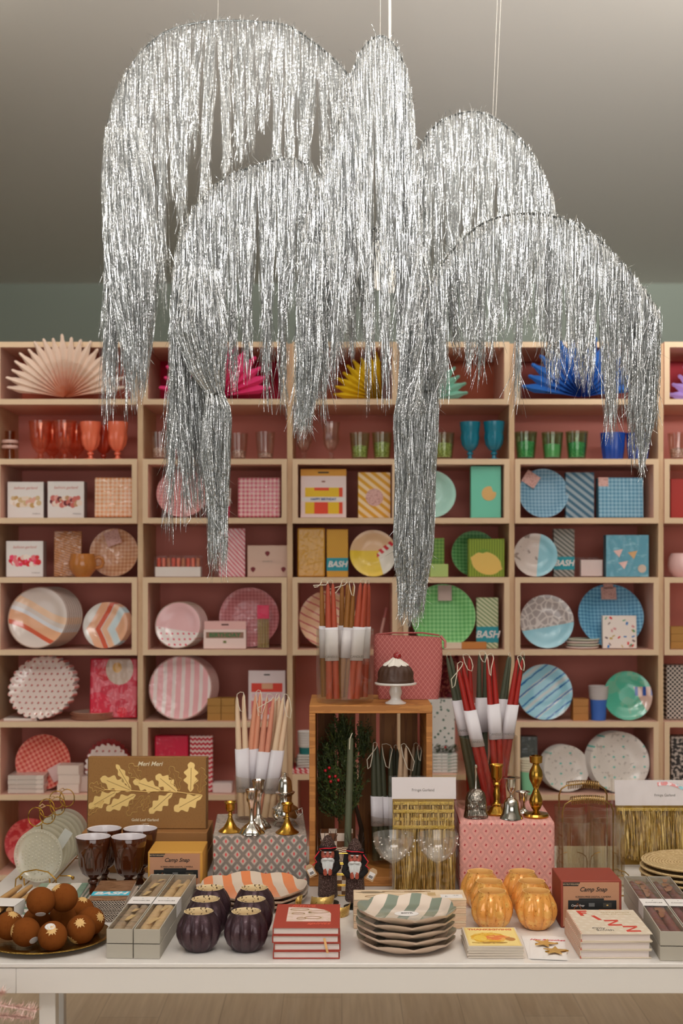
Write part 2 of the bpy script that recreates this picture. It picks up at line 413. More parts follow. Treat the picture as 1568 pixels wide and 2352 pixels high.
# --- row 2: glassware
def gob(cx, w_px, yt, setb, name, label, mat, kind='goblet', group=None, row=2, fill=None, base=None, cat='glass'):
    D = SD+setb; s = D/F; r = w_px/2*s; h = zat(yt, D)-ZF[row]; t = .0022; mb = MB()
    if kind == 'goblet':      # fluted bowl on a stem with a knop
        prof = [(0, 0), (r*.62, 0), (r*.60, .003), (r*.22, .007), (r*.17, h*.12), (r*.30, h*.15), (r*.30, h*.19), (r*.17, h*.22), (r*.45, h*.27), (r*.72, h*.40), (r*.84, h*.58), (r*.86, h*.72), (r*.90, h*.75), (r, h)]
        inn = [(r-t, h), (r*.84-t, h*.72), (r*.82-t, h*.58), (r*.70-t, h*.41), (r*.4, h*.30), (0, h*.28)]
        fl = (8, .2, lambda z: 1 if h*.22 < z < h*.7 else 0)
    elif kind == 'coupe':     # wide fluted footed bowl
        prof = [(0, 0), (r*.58, 0), (r*.56, .004), (r*.25, .009), (r*.22, h*.16), (r*.36, h*.20), (r*.66, h*.34), (r*.84, h*.55), (r*.90, h*.75), (r, h)]
        inn = [(r-t, h), (r*.88-t, h*.75), (r*.82-t, h*.55), (r*.62-t, h*.36), (0, h*.27)]
        fl = (10, .16, lambda z: 1 if h*.18 < z < h*.62 else 0)
    else:                     # tumbler
        prof = [(0, 0), (r*.74, 0), (r*.78, .004), (r*.90, h*.5), (r, h)]
        inn = [(r-t, h), (r*.90-t, h*.5), (r*.76-t, .010), (0, .008)]
        fl = None if kind == 'tumbler' else (10, .10, lambda z: 1 if z < h*.62 else 0)
    mb.lathe(prof+inn, 40, fl=fl)
    o = part(name, mb, mat, loc=(xat(cx, D), D, ZF[row]+.0005), ang=30); tag(o, label, cat, group)
    if fill is not None:
        fm, fh = fill; mb = MB()
        mb.lathe([(0, .0085), (r*.75-t, .0085), (r*.75+r*.15*fh-t-.0006, h*fh), (r*.3, h*(fh+.05)), (0, h*(fh-.02))], 28); part('speckled_glass_fill', mb, fm, o)
    return o
AMB = glass('amber_pink_glass', (254, 218, 198), gl=.3, op=.07, opcol=(240, 120, 80))
CORAL = pm('opaque_coral_glass', (236, 116, 84), rough=.22, coat=.6)
DCOR = pm('deep_red_orange_glass', (196, 62, 36), rough=.22, coat=.6)
TEALG = pm('opaque_teal_glass', (20, 120, 145), rough=.25, coat=.5)
BLUEG = pm('opaque_cobalt_glass', (28, 70, 160), rough=.25, coat=.5)
SMOKE = glass('blush_clear_glass', (252, 246, 242), gl=.34)
GREENG = glass('olive_clear_glass', (242, 246, 226), gl=.3)
MOSSG = glass('moss_clear_glass', (222, 240, 216), gl=.3)
def chips(n, a, b): return pm(n, a, lambda x, y, z: [(vor(x, 170).gt(.42), b)], rough=.4, coat=.4)
CH_W = chips('white_glass_chips', (226, 214, 206), (176, 140, 130)); CH_G = chips('pale_green_glass_chips', (204, 212, 152), (150, 158, 96)); CH_M = chips('mint_glass_chips', (124, 204, 170), (86, 170, 138))
rt = empty('glass_candleholder', 'clear stacked glass candleholder with frosted discs, glassware shelf far left', 'candleholder', (xat(23, SD+.08), SD+.08, ZF[2]+.0006))
mb = MB(); mb.lathe([(0, 0), (.016, 0), (.0155, .036), (.012, .04), (.012, .058), (.016, .062), (.017, .1), (.013, .1), (.012, .066), (0, .064)], 24); part('glass_column', mb, glass('champagne_glass', (236, 205, 160), gl=.2), rt)
for z0 in (.040, .058):
    mb = MB(); mb.lathe([(0, z0), (.026, z0), (.029, z0+.004), (.026, z0+.011), (0, z0+.011)], 28); part('frosted_disc', mb, pm('frosted_blush', (222, 184, 172), rough=.4), rt)
g2 = 'coloured glasses on the second shelf'
gob(93, 54, 968, .05, 'footed_glass', 'amber pink fluted footed glass, front left of the amber glasses', AMB, 'coupe', g2)
gob(148, 56, 968, .05, 'footed_glass', 'amber pink fluted footed glass, front right of the amber glasses', AMB, 'coupe', g2)
gob(120, 54, 976, .14, 'footed_glass', 'amber pink footed glass standing behind the front left amber glass', AMB, 'coupe', g2)
gob(174, 54, 976, .14, 'footed_glass', 'amber pink footed glass standing behind the front right amber glass', AMB, 'coupe', g2)
gob(208, 50, 970, .05, 'goblet', 'opaque coral goblet, left of the two front coral goblets', CORAL, 'goblet', g2)
gob(270, 50, 970, .05, 'goblet', 'opaque coral goblet, right of the two front coral goblets', CORAL, 'goblet', g2)
gob(238, 46, 978, .14, 'goblet', 'deep red orange goblet behind the two coral goblets', DCOR, 'goblet', g2)
gob(368, 48, 994, .05, 'tumbler', 'clear tumbler with white chips at the left of the second bay', SMOKE, 'tumbler', g2, fill=(CH_W, .42))
gob(425, 46, 996, .06, 'tumbler', 'clear tumbler with white chips mostly hidden by the tinsel tail', SMOKE, 'tumbler', g2, fill=(CH_W, .42))
gob(548, 44, 996, .07, 'tumbler', 'clear tumbler with white chips just right of the tinsel tail', SMOKE, 'tumbler', g2, fill=(CH_W, .34))
gob(609, 46, 993, .05, 'tumbler', 'clear tumbler nearest the right end of the second bay', SMOKE, 'tumbler', g2, fill=(CH_W, .22))
gob(698, 42, 972, .06, 'goblet', 'clear stemmed goblet behind tinsel strands, left of its pair', SMOKE, 'goblet', g2)
gob(760, 42, 970, .06, 'goblet', 'clear stemmed goblet, right of its pair, beside the green chip tumblers', SMOKE, 'goblet', g2)
gob(826, 47, 995, .05, 'tumbler', 'olive tumbler with pale green chips, left of the pair by the tinsel trunk', GREENG, 'tumbler', g2, fill=(CH_G, .5))
gob(877, 47, 994, .05, 'tumbler', 'olive tumbler with pale green chips, right of the pair by the tinsel trunk', GREENG, 'tumbler', g2, fill=(CH_G, .62))
gob(1019, 50, 995, .05, 'tumbler', 'olive tumbler with pale green chips beside the teal goblets', GREENG, 'tumbler', g2, fill=(CH_G, .6))
gob(1079, 48, 970, .05, 'goblet', 'opaque teal goblet, left of the pair', TEALG, 'goblet', g2)
gob(1134, 50, 969, .05, 'goblet', 'opaque teal goblet, right of the pair', TEALG, 'goblet', g2)
gob(1207, 52, 993, .05, 'tumbler', 'mint chip tumbler, leftmost of the three', MOSSG, 'tumbler', g2, fill=(CH_M, .64))
gob(1268, 50, 994, .05, 'tumbler', 'mint chip tumbler, middle one of the three', MOSSG, 'tumbler', g2, fill=(pm('pale_mint_chips', (150, 204, 180), rough=.4, coat=.3), .55))
gob(1324, 52, 992, .05, 'tumbler', 'mint chip tumbler, rightmost of the three', MOSSG, 'tumbler', g2, fill=(CH_M, .6))
gob(1407, 58, 995, .05, 'tumbler', 'cobalt blue fluted tumbler, left of the pair', BLUEG, 'fluted', g2)
gob(1465, 56, 995, .05, 'tumbler', 'cobalt blue fluted tumbler, right of the pair', BLUEG, 'fluted', g2)
gob(1556, 46, 995, .06, 'tumbler', 'clear tumbler with white chips at the right edge of the photo', SMOKE, 'tumbler', g2, fill=(CH_W, .4))
# --- balloon garland boxes (rows 3, 4)
def garland_box(x0, x1, yt, row, label, cols):
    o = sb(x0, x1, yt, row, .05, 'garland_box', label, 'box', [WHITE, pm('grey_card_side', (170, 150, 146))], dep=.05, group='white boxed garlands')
    w_, h = o['w'], o['h']; txt('balloon garland', h*.105, BLUSHINK, o, (0, -.001, h*.83), shear=.3)
    txt('16 balloons', h*.05, GREYINK, o, (w_*.3, -.001, h*.12))
    mb = MB(); rr = random.Random(label)
    for k in range(26):
        px_ = (k/25-.5)*w_*.74; r_ = w_*rr.uniform(.045, .085); mb.M = Matrix.Translation((px_, -.0004-.0002*k/26, h*(.45+.10*math.sin(k*1.9))))
        mb.prism([(r_*math.cos(a*.5236), r_*math.sin(a*.5236)) for a in range(12)], -.0004, 0, 'y', m=rr.randrange(len(cols)))
    part('printed_balloons', mb, [pm('balloon_%d_%d_%d' % q, q, rough=.5) for q in cols], o, smooth=False)
garland_box(17, 100, 1107, 3, 'white garland box with gold and cream balloons, third shelf far left', [(214, 186, 140), (236, 216, 196), (200, 160, 100), (226, 170, 150), (245, 235, 225)])
garland_box(109, 193, 1106, 3, 'white garland box with burgundy and blush balloons, beside the gold balloon one', [(110, 30, 40), (226, 160, 150), (196, 150, 110), (240, 220, 205), (206, 110, 100)])
garland_box(14, 99, 1243, 4, 'white garland box with red and pink balloons beside the gold straw packet', [(220, 40, 50), (236, 120, 130), (240, 200, 190), (240, 70, 110), (245, 230, 220)])
# --- row 3
sb(217, 304, 1098, 3, .03, 'napkin_packet', 'peach gingham napkin packet in shiny film, third shelf of the left bay', 'napkins', [gg('peach_gingham_film', (240, 206, 176), (226, 150, 96), .014, 'xz', wrap=True)], dep=.04, rz=.05, lean=.05, soft=True)
GP = gg('pink_gingham', (236, 180, 176), (214, 126, 130), .013)
sp(360, 480, 3, .08, 'plate', 'large pink gingham plate behind the tinsel tail on the third shelf', GP, lean=.34)
rt = empty('paper_cup', 'white paper cup with pink base behind the tinsel tail', 'cup', (xat(511, SD+.06), SD+.06, ZF[3]+.0006))
mb = MB(); mb.lathe([(0, 0), (.022, 0), (.025, .04), (.0235, .04)], 28); part('cup_base', mb, pm('hot_pink_card', (232, 70, 120)), rt)
mb = MB(); mb.lathe([(.0252, .04), (.029, .098), (.030, .1), (.028, .1), (.0235, .04), (0, .038)], 28); part('cup_wall', mb, WHITE, rt)
sb(546, 643, 1098, 3, .05, 'napkin_packet', 'pink and white gingham napkin packet beside the pink base cup', 'napkins', [gg('rose_gingham', (244, 206, 200), (214, 92, 116), .014, 'xz', wrap=True)], dep=.035, lean=.06, soft=True)
o = sb(690, 795, 1078, 3, .03, 'bunting_packet', 'yellow topped happy birthday bunting packet on the third shelf', 'packet', [pm('blush_white_card', (236, 214, 210)), pm('card_edge', (220, 190, 160))], dep=.012, lean=.03, group='hanging party packets')
w_, h = o['w'], o['h']
panel(o, 'header_card', -w_/2, w_/2, h*.86, h, pm('mustard_card', (222, 156, 50)))
mb = MB(); mb.box(-.018, .018, -.0014, -.0008, h*.915, h*.945); part('hang_hole', mb, INK, o)
for a, b, c, d, col in ((-.40, .40, .43, .62, (232, 190, 30)), (-.20, .12, .56, .62, (226, 76, 40)), (.34, .42, .43, .62, (226, 76, 40)), (-.40, .40, .08, .32, (232, 190, 30)), (-.20, .10, .08, .32, (226, 70, 36)), (.34, .42, .08, .32, (226, 76, 40))):
    panel(o, 'printed_block', a*w_, b*w_, c*h, d*h, pm('ink_%d_%d_%d' % col, col), y=-.0006-.0002*(1 if col[1] < 100 else 0), t=.0004)
panel(o, 'bunting_strip', -.48*w_, .48*w_, .34*h, .42*h, WHITE)
txt('HAPPY BIRTHDAY', h*.065, pm('navy_ink', (40, 70, 150)), o, (0, -.0012, .38*h), bold=.0003)
mb = MB(); mb.box(-.006, .006, -.0012, -.0006, h*.73, h*.76); part('crest_mark', mb, pm('brown_ink', (150, 90, 70)), o)
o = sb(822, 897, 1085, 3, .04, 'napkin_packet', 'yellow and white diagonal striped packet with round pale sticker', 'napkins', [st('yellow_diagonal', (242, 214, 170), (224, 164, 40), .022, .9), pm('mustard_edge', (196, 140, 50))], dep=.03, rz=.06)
w_, h = o['w'], o['h']; mb = MB(); mb.M = Matrix.Translation((0, 0, h*.45)); mb.prism([(w_*.27*math.cos(a*.314), w_*.27*math.sin(a*.314)) for a in range(20)], -.001, -.0004, 'y'); part('sticker', mb, PINKLABEL, o)
sp(936, 1046, 3, .08, 'plate', 'mint green plate beside the tinsel trunk on the third shelf', pm('mint_plate', (176, 224, 210), rough=.3, coat=.4), lean=.14)
o = sb(1081, 1150, 1071, 3, .03, 'cookie_box', 'tall mint green box printed with a bitten golden cookie', 'box', [pm('mint_card', (104, 200, 170), rough=.35)], dep=.05, rz=-.03)
w_, h = o['w'], o['h']; mb = MB(); pts = []
for k in range(40):
    a = k/40*2*math.pi; r_ = w_*.24; p = (r_*math.cos(a), r_*math.sin(a)); bx, bz = r_*.85, r_*.75
    d = math.hypot(p[0]-bx, p[1]-bz)
    if d < r_*.55: p = (bx+(p[0]-bx)/d*-r_*.0+(-bx)*.42, bz-bz*.42+(p[1]-bz)*.3)
    pts.append(p)
mb.M = Matrix.Translation((w_*.1, 0, h*.47)); mb.prism(pts, -.0012, -.0004, 'y'); part('cookie_print', mb, pm('golden_biscuit', (222, 178, 110)), o, smooth=False)
BG = gg('blue_gingham', (150, 190, 210), (84, 136, 170), .012)
o = sp(1190, 1304, 3, .08, 'plate', 'blue gingham plate with tilted pink label on the third shelf', BG, lean=.15)
disc_label(o, -.042, .048, .05, .045, PINKLABEL, rz=-.6)
sb(1299, 1364, 1085, 3, .07, 'napkin_packet', 'grey blue diagonal striped packet between two blue gingham pieces', 'napkins', [st('slate_diagonal', (150, 168, 178), (62, 104, 128), .02, .9)], dep=.03)
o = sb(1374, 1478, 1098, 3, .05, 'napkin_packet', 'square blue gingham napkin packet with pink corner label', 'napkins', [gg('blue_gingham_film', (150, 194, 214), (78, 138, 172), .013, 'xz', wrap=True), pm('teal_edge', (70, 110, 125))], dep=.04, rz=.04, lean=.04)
panel(o, 'paper_label', -o['w']*.5, -o['w']*.28, o['h']*.78, o['h'], PINKLABEL)
sb(1540, 1590, 1100, 3, .06, 'napkin_packet', 'red packet with pale edge at the right margin, third shelf', 'napkins', [pm('brick_red_card', (176, 52, 44), rough=.5)], dep=.05)
# --- row 4
sb(124, 186, 1221, 4, .08, 'straw_packet', 'gold foil striped straw packet leaning behind the caramel mug', 'straws', [st('gold_foil_waves', (206, 140, 84), (150, 90, 48), .008, 1.25, wrap=True)], dep=.02, rz=.08, lean=.08)
rt = empty('mug', 'shiny caramel brown round mug on the fourth shelf', 'mug', (xat(190, SD+.035), SD+.035, ZF[4]+.0006))
CAR = pm('caramel_glaze', (182, 112, 50), rough=.16, coat=.6)
mb = MB(); mb.lathe([(0, 0), (.026, 0), (.028, .004), (.044, .025), (.047, .045), (.042, .066), (.0405, .078), (.038, .078), (.040, .064), (.044, .045), (.041, .026), (0, .006)], 40); part('mug_body', mb, CAR, rt)
mb = MB(); mb.tube([(.040, 0, .062), (.054, 0, .068), (.066, 0, .062), (.069, 0, .048), (.062, 0, .034), (.044, 0, .030)], .006, 10); part('handle', mb, CAR, rt)
o = sp(207, 318, 4, .12, 'plate', 'peach gingham plate with tilted label behind the caramel mug', gg('peach_gingham', (224, 176, 140), (196, 128, 84), .013, wrap=True), lean=.16)
disc_label(o, -.005, .05, .05, .05, PINKLABEL, rz=.35)
rt = empty('candle_pack', 'clear box of small red and orange candles on the fourth shelf', 'box', (xat(408, SD+.05), SD+.05, ZF[4]+.0006))
mb = MB(); mb.box(-.08, .08, 0, .05, 0, .072); part('clear_box', mb, FILM, rt)
mb = MB(); mb.box(-.076, .076, .002, .048, .001, .034); part('white_tray', mb, WHITE, rt)
for k in range(9):
    mb = MB(); x_ = -.066+k*.0165; mb.lathe([(0, 0), (.0065, 0), (.0065, .029), (0, .03)], 12, c=(x_, .02, .035)); part('candle', mb, pm('candle_wax_%d' % (k % 3), [(216, 90, 70), (228, 120, 96), (190, 120, 90)][k % 3], rough=.4), rt)
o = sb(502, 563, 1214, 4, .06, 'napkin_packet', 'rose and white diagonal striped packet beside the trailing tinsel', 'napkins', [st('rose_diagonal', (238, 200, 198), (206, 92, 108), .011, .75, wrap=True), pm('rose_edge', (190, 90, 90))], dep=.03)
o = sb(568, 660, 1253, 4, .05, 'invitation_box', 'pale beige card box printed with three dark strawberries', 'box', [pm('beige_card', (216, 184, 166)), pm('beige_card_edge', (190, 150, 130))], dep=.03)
w_, h = o['w'], o['h']; txt('strawberry', h*.07, GREYINK, o, (0, -.001, h*.5))
for qx, qz in ((0, .74), (-.36, .24), (.40, .24)):
    mb = MB(); mb.M = Matrix.Translation((qx*w_, 0, qz*h)); mb.prism([(0, -.010), (.006, -.004), (.0085, .003), (.005, .007), (0, .0085), (-.005, .007), (-.0085, .003), (-.006, -.004)], -.001, -.0004, 'y'); part('strawberry_print', mb, pm('strawberry_ink', (122, 34, 40)), o, smooth=False)
sb(683, 746, 1213, 4, .03, 'napkin_packet', 'plain mustard yellow packet in crinkled film, left of the yellow straws', 'napkins', [pm('mustard_film', (206, 150, 46), rough=.4, wrap=True)], dep=.035, soft=True)
def bash(x0, x1, yt, row, setb, label, mats, bandmat, rz=0, zb=(.13, .40)):
    o = sb(x0, x1, yt, row, setb, 'straw_packet', label, 'straws', mats, dep=.025, rz=rz, group='banded straw packets')
    w_, h = o['w'], o['h']; panel(o, 'paper_band', -w_/2, w_/2, zb[0]*h, zb[1]*h, bandmat)
    txt('BASH', (zb[1]-zb[0])*h*.62, WHITE, o, (0, -.001, (zb[0]+zb[1])/2*h), shear=.25, bold=.0008); return o
bash(750, 799, 1216, 4, .03, 'mustard yellow straw packet with teal BASH band', [st('mustard_twill', (220, 170, 60), (200, 140, 40), .006, .5)], TEALBAND)
def yellowplate(x, y, z):
    return [(y.gt(.01), (230, 190, 150)), (((x*.8+y*.2).gt(.012))*(y.lt(.03))*((y-x*.9).lt(-.012)), (232, 226, 214)), (((y-x*.75+.012).ab()).lt(.011)*x.gt(.012)*stripe(x+y, .028, .55), (206, 34, 50))]
sp(803, 911, 4, .05, 'plate', 'round yellow plate with red and peach painted shapes', pm('yellow_art_plate', (236, 200, 60), yellowplate, rough=.3, coat=.5), lean=.14)
sb(985, 1020, 1236, 4, .07, 'napkin_packet', 'small green gingham packet right of the tinsel trunk', 'napkins', [gg('leaf_gingham', (130, 170, 70), (80, 130, 40), .012, 'xz')], dep=.03)
sb(987, 1030, 1296, 4, .02, 'napkin_packet', 'short pale green packet in front of the small green gingham packet', 'napkins', [pm('pale_leaf_card', (176, 200, 120))], dep=.03, rz=.2)
o = sp(1036, 1142, 4, .12, 'plate', 'dark green gingham plate behind the lemon napkins', gg('forest_gingham', (120, 180, 110), (60, 130, 66), .012), lean=.16)
o = sb(1075, 1158, 1238, 4, .04, 'napkin_packet', 'green striped napkin packet with a big yellow lemon', 'napkins', [st('green_pinstripe', (150, 172, 44), (106, 130, 24), .0085)], dep=.03, rz=-.04)
w_, h = o['w'], o['h']; mb = MB(); mb.M = Matrix.Translation((0, 0, h*.36)) @ Matrix.Rotation(.35, 4, 'Y')
mb.prism([(w_*.42*math.cos(a*.2618)*(1+.12*(a in (0, 12))), h*.29*math.sin(a*.2618)) for a in range(24)], -.0012, -.0004, 'y'); part('lemon_print', mb, pm('lemon_ink', (232, 194, 100)), o, smooth=False)
mb = MB(); mb.prism([(-.035, .085), (-.01, .094), (.012, .088), (-.012, .080)], -.0016, -.001, 'y'); part('leaf_print', mb, pm('leaf_ink', (110, 150, 40)), o, smooth=False)
sp(1179, 1279, 4, .05, 'plate', 'speckled grey plate with pale blue right half', pm('half_blue_plate', (206, 190, 182), lambda x, y, z: [(nz(x, 40, 3).gt(.62), (150, 132, 124)), ((x-y*.12).gt(.01), (140, 196, 212))], rough=.3, coat=.5), lean=.14)
bash(1271, 1319, 1215, 4, .07, 'grey striped straw packet with teal BASH band', [st('grey_zigzag', (170, 164, 156), (96, 98, 92), .012, .9)], TEALBAND, zb=(.15, .42))
rt = empty('clear_box', 'small clear acrylic box holding a white card, fourth shelf right', 'box', (xat(1359, SD+.05), SD+.05, ZF[4]+.0006))
mb = MB(); mb.box(-.046, .046, 0, .05, 0, .066); part('clear_shell', mb, FILM, rt)
mb = MB(); mb.box(-.036, .036, .004, .03, .003, .058); part('white_card', mb, pm('blush_card', (226, 206, 204)), rt)
o = sb(1391, 1490, 1229, 4, .03, 'napkin_packet', 'large teal blue napkin packet with pale party hats', 'napkins', [pm('teal_blue_film', (96, 160, 182), lambda x, y, z: [(nz(x, 26, 2, stretch=(1, 1, 3)).gt(.6)*.5, (150, 200, 214))], rough=.35, wrap=True), pm('dark_teal_edge', (70, 110, 122))], dep=.04, rz=.03)  # darker teal on all faces but the front
w_, h = o['w'], o['h']
for qx, qz, col in ((-.22, .58, (230, 190, 184)), (.12, .54, (216, 170, 120)), (-.1, .3, (230, 190, 184))):
    mb = MB(); mb.M = Matrix.Translation((qx*w_, 0, qz*h)); mb.prism([(-.016, .006), (.016, .012), (.004, -.016)], -.001, -.0004, 'y'); part('party_hat_print', mb, pm('hat_%d' % col[1], col), o, smooth=False)
mb = MB(); mb.M = Matrix.Translation((w_*.34, 0, h*.2)); mb.prism([(.014*math.cos(a*.4), .014*math.sin(a*.4)) for a in range(16)], -.001, -.0004, 'y'); part('round_sticker', mb, pm('tan_sticker', (206, 186, 170)), o, smooth=False)
rt = empty('vase', 'round pale pink ceramic pot at the right margin of the fourth shelf', 'vase', (xat(1566, SD+.06), SD+.06, ZF[4]+.0006))
mb = MB(); mb.lathe([(0, 0), (.03, 0), (.045, .02), (.048, .04), (.044, .066), (.036, .08), (.033, .08), (.04, .06), (0, .02)], 32); part('pot_body', mb, pm('pale_pink_ceramic', (226, 184, 180), rough=.3), rt)
# --- row 5
def marble(x, y, z):
    w1 = y*1.0+(x*18).sin()*.018+x*.25
    return [((w1+.028).ab().lt(.020), (236, 178, 140)), ((w1-.03).ab().lt(.012), (240, 200, 168)), ((w1+.055).ab().lt(.008), (214, 92, 60)), ((w1+.005).ab().lt(.007), (224, 222, 226))]
o = sp(18, 160, 5, .05, 'plate', 'peach and red marbled large plate at the front of its leaning stack', pm('marbled_peach_plate', (222, 206, 198), lambda x, y, z: marble(x, y, z)+[((x*x+y*y).gt(0.0101692), (178, 146, 128))], rough=.22, coat=.8), lean=.2, yaw=-.12, deep=.1)
behind(o, 7, .0055, .0085, 'peach and red marbled large plate, %s from the front of its leaning stack', 'marbled large plates leaning on the fifth shelf')
def chev(x, y, z):
    w1 = x+(y.ab())*-.0+(y+.012).ab()*-.55
    return [((w1+.052).ab().lt(.014), (236, 176, 140)), ((w1+.028).ab().lt(.009), (214, 90, 62)), ((w1+.006).ab().lt(.010), (236, 184, 150)), ((w1-.02).ab().lt(.011), (206, 220, 224)), (w1.gt(.034), (236, 178, 142))]
o = sp(190, 297, 5, .05, 'plate', 'small wavy striped plate in peach, red and pale blue, front of its stack', pm('wavy_stripe_plate', (222, 214, 208), lambda x, y, z: chev(x, y, z)+[((x*x+y*y).gt(0.00610977), (178, 146, 128))], rough=.22, coat=.8), lean=.2, yaw=-.15, deep=.1)
behind(o, 3, .004, .008, 'small wavy striped plate, %s from the front of its leaning stack', 'wavy striped small plates leaning on the fifth shelf')
o = sp(356, 464, 5, .05, 'plate', 'pink plate with white lower part and pink dots, front of its stack', pm('pink_dot_plate', (240, 190, 192), lambda x, y, z: [((y+x*.15).lt(-.016), (240, 226, 222)), ((y+x*.15).lt(-.018)*dots(x+y*.3, y, .019, .0035), (226, 70, 100)), ((x*x+y*y).gt(0.00581178), (178, 146, 128))], rough=.3, coat=.6), lean=.2, yaw=-.12, deep=.1)
behind(o, 4, .005, .008, 'pink dotted plate, %s from the front of its leaning stack', 'pink dotted plates leaning on the fifth shelf')
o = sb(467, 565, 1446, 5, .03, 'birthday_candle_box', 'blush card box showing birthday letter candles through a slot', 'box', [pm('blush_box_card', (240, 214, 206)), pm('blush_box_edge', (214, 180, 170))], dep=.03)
w_, h = o['w'], o['h']; mb = MB(); mb.box(-w_/2*.98, w_/2*.98, .012, .014, h, h*1.42); part('hanging_flap', mb, pm('pink_flap_card', (236, 184, 178)), o)
mb = MB(); mb.box(-.012, .012, .0105, .0118, h*1.2, h*1.27); part('hang_hole', mb, pm('hole_brown', (96, 50, 44)), o)
panel(o, 'slot', -w_*.44, w_*.44, h*.55, h*.86, pm('slot_brown', (150, 110, 90)))
txt('BIRTHDAY', h*.30, pm('green_wax', (64, 120, 70)), o, (0, -.0012, h*.70), bold=.0006, sx=1.12)
mb = MB(); mb.box(-.005, .005, -.001, -.0004, h*.30, h*.42); part('crest_mark', mb, pm('olive_ink', (120, 124, 60)), o)
sp(504, 641, 5, .12, 'plate', 'large pink gingham plate behind the sparkler tube on the fifth shelf', gg('dusty_pink_gingham', (224, 148, 150), (196, 106, 112), .012, wrap=True), lean=.12)
rt = empty('sparkler_tube', 'clear tube of gold sparklers with hot pink top', 'sparklers', (xat(604, SD+.045), SD+.045, ZF[5]+.0006))
mb = MB(); mb.box(-.02, .02, 0, .02, .1, .146); part('pink_cap', mb, pm('hot_pink_cap', (222, 20, 84), rough=.4), rt)
mb = MB(); mb.box(-.0205, .0205, -.0005, .0205, 0, .147); part('clear_tube', mb, FILM, rt)
for k in range(8):
    mb = MB(); mb.tube([(-.0165+k*.0047, .006+.008*(k % 2), .002), (-.0165+k*.0047, .006+.008*(k % 2), .1)], .002, 6); part('sparkler_stick', mb, pm('sparkler_gold', (196, 180, 120), rough=.4, metal=.5), rt)
sp(687, 817, 5, .10, 'plate', 'peach plate with dark pink brush stripes behind the tall candle jar', pm('brush_stripe_plate', (236, 190, 152), lambda x, y, z: [(stripe(x*.5+y+(nz(x, 30, 2)-.5)*.012, .026, .16), (196, 60, 84))], rough=.35, coat=.4), lean=.14)
rt = empty('straw', 'pale pink stick leaning in the fifth shelf corner by the tinsel trunk', 'straw', (xat(868, SD+.1), SD+.1, ZF[5]+.0006))
mb = MB(); mb.tube([(0, 0, .003), (.022, .02, .1)], .005, 8); part('stick', mb, pm('pale_pink_stick', (228, 176, 164)), rt); mb = MB(); mb.tube([(.022, .02, .1), (.03, .028, .135)], .004, 8); part('stick_tip', mb, pm('rose_tip', (200, 120, 116)), rt)
o = sp(943, 1091, 5, .05, 'plate', 'large bright green gingham plate with pale square label', gg('bright_green_gingham', (152, 214, 140), (92, 172, 92), .0135), lean=.15)
disc_label(o, .006, .078, .046, .052, pm('grey_pink_label', (196, 172, 162)))
bash(1094, 1144, 1373, 5, .04, 'pale green striped straw packet with teal BASH band', [st('sage_zigzag', (214, 214, 178), (140, 158, 112), .011, .9)], TEALBAND, zb=(.12, .43))
o = sb(1020, 1060, 1476, 5, .02, 'cracker_box', 'low cream cracker lying on the fifth shelf edge', 'box', pm('cream_card', (226, 206, 184)), dep=.03); o = sb(1060, 1117, 1475, 5, .02, 'cracker_box', 'low amber brown cracker lying beside the cream one', 'box', pm('amber_card', (196, 124, 56)), dep=.03)
sp(1193, 1316, 5, .06, 'plate', 'grey triangle patterned plate with pale blue lower part', pm('grey_tri_plate', (172, 160, 158), lambda x, y, z: [(vor(x, 42, 'DISTANCE_TO_EDGE').lt(.09), (214, 204, 200)), ((y-x*.18).lt(-.018), (150, 204, 222))], rough=.28, coat=.7), lean=.16)
for k in range(4):
    D = SD+.03; mb = MB(); r_ = 38*D/F; mb.lathe([(0, 0), (r_*.9, 0), (r_, .004), (r_, .0075), (r_*.94, .0075), (r_*.86, .003), (0, .003)], 32)
    o = part('saucer', mb, pm('striped_saucer_%d' % (k % 2), [(226, 206, 198), (206, 206, 186)][k % 2], rough=.4), loc=(xat(1341+(k % 2)*2-1, D), D+.03, ZF[5]+.0005+k*.0088)); tag(o, 'small pale saucer, %s of the flat stack before the blue gingham plate' % ['bottom', 'second from bottom', 'third from bottom', 'top'][k], 'plate', 'flat saucers on the fifth shelf')
o = sp(1326, 1476, 5, .10, 'plate', 'large blue gingham plate with pink hanging label', gg('azure_gingham', (128, 190, 218), (66, 130, 176), .0125, wrap=False), lean=.32)
disc_label(o, -.003, .078, .052, .044, PINKLABEL); disc_label(o, -.003, .104, .034, .02, PINKLABEL)
o = sb(1384, 1462, 1415, 5, .03, 'napkin_packet', 'white square napkin packet scattered with coloured confetti shapes', 'napkins', pm('confetti_napkin', (236, 222, 214), rough=.4), dep=.02, lean=.06)
w_, h = o['w'], o['h']; rr = random.Random(5)
for k in range(24):
    mb = MB(); a = rr.uniform(0, 3); mb.M = Matrix.Translation((rr.uniform(-.45, .45)*w_, 0, rr.uniform(.06, .94)*h)) @ Matrix.Rotation(a, 4, 'Y'); q = rr.uniform(.0015, .0035); mb.box(-.005, .005, -.0008, -.0002, -q, q)
    part('confetti_print', mb, pm('confetti_%d' % (k % 6), [(40, 120, 190), (220, 50, 50), (60, 160, 110), (216, 150, 150), (200, 170, 90), (120, 90, 90)][k % 6]), o, smooth=False)
def smallbox(x0, x1, yb, yt, setb, name, label, mat, dep=.05, group=None, cat='box', z0=None, row=6, rz=0):
    D = SD+setb; w_ = (x1-x0)*D/F; h = (yb-yt)*D/F; mb = MB(); mb.box(-w_/2, w_/2, 0, dep, 0, h)
    o = part(name, mb, mat, bev=.001, loc=(xat((x0+x1)/2, D), D, ZF[row]+z0), rot=(0, 0, rz)); return tag(o, label, cat, group)
CHOC = pm('kraft_gold_card', (176, 128, 62), rough=.6)
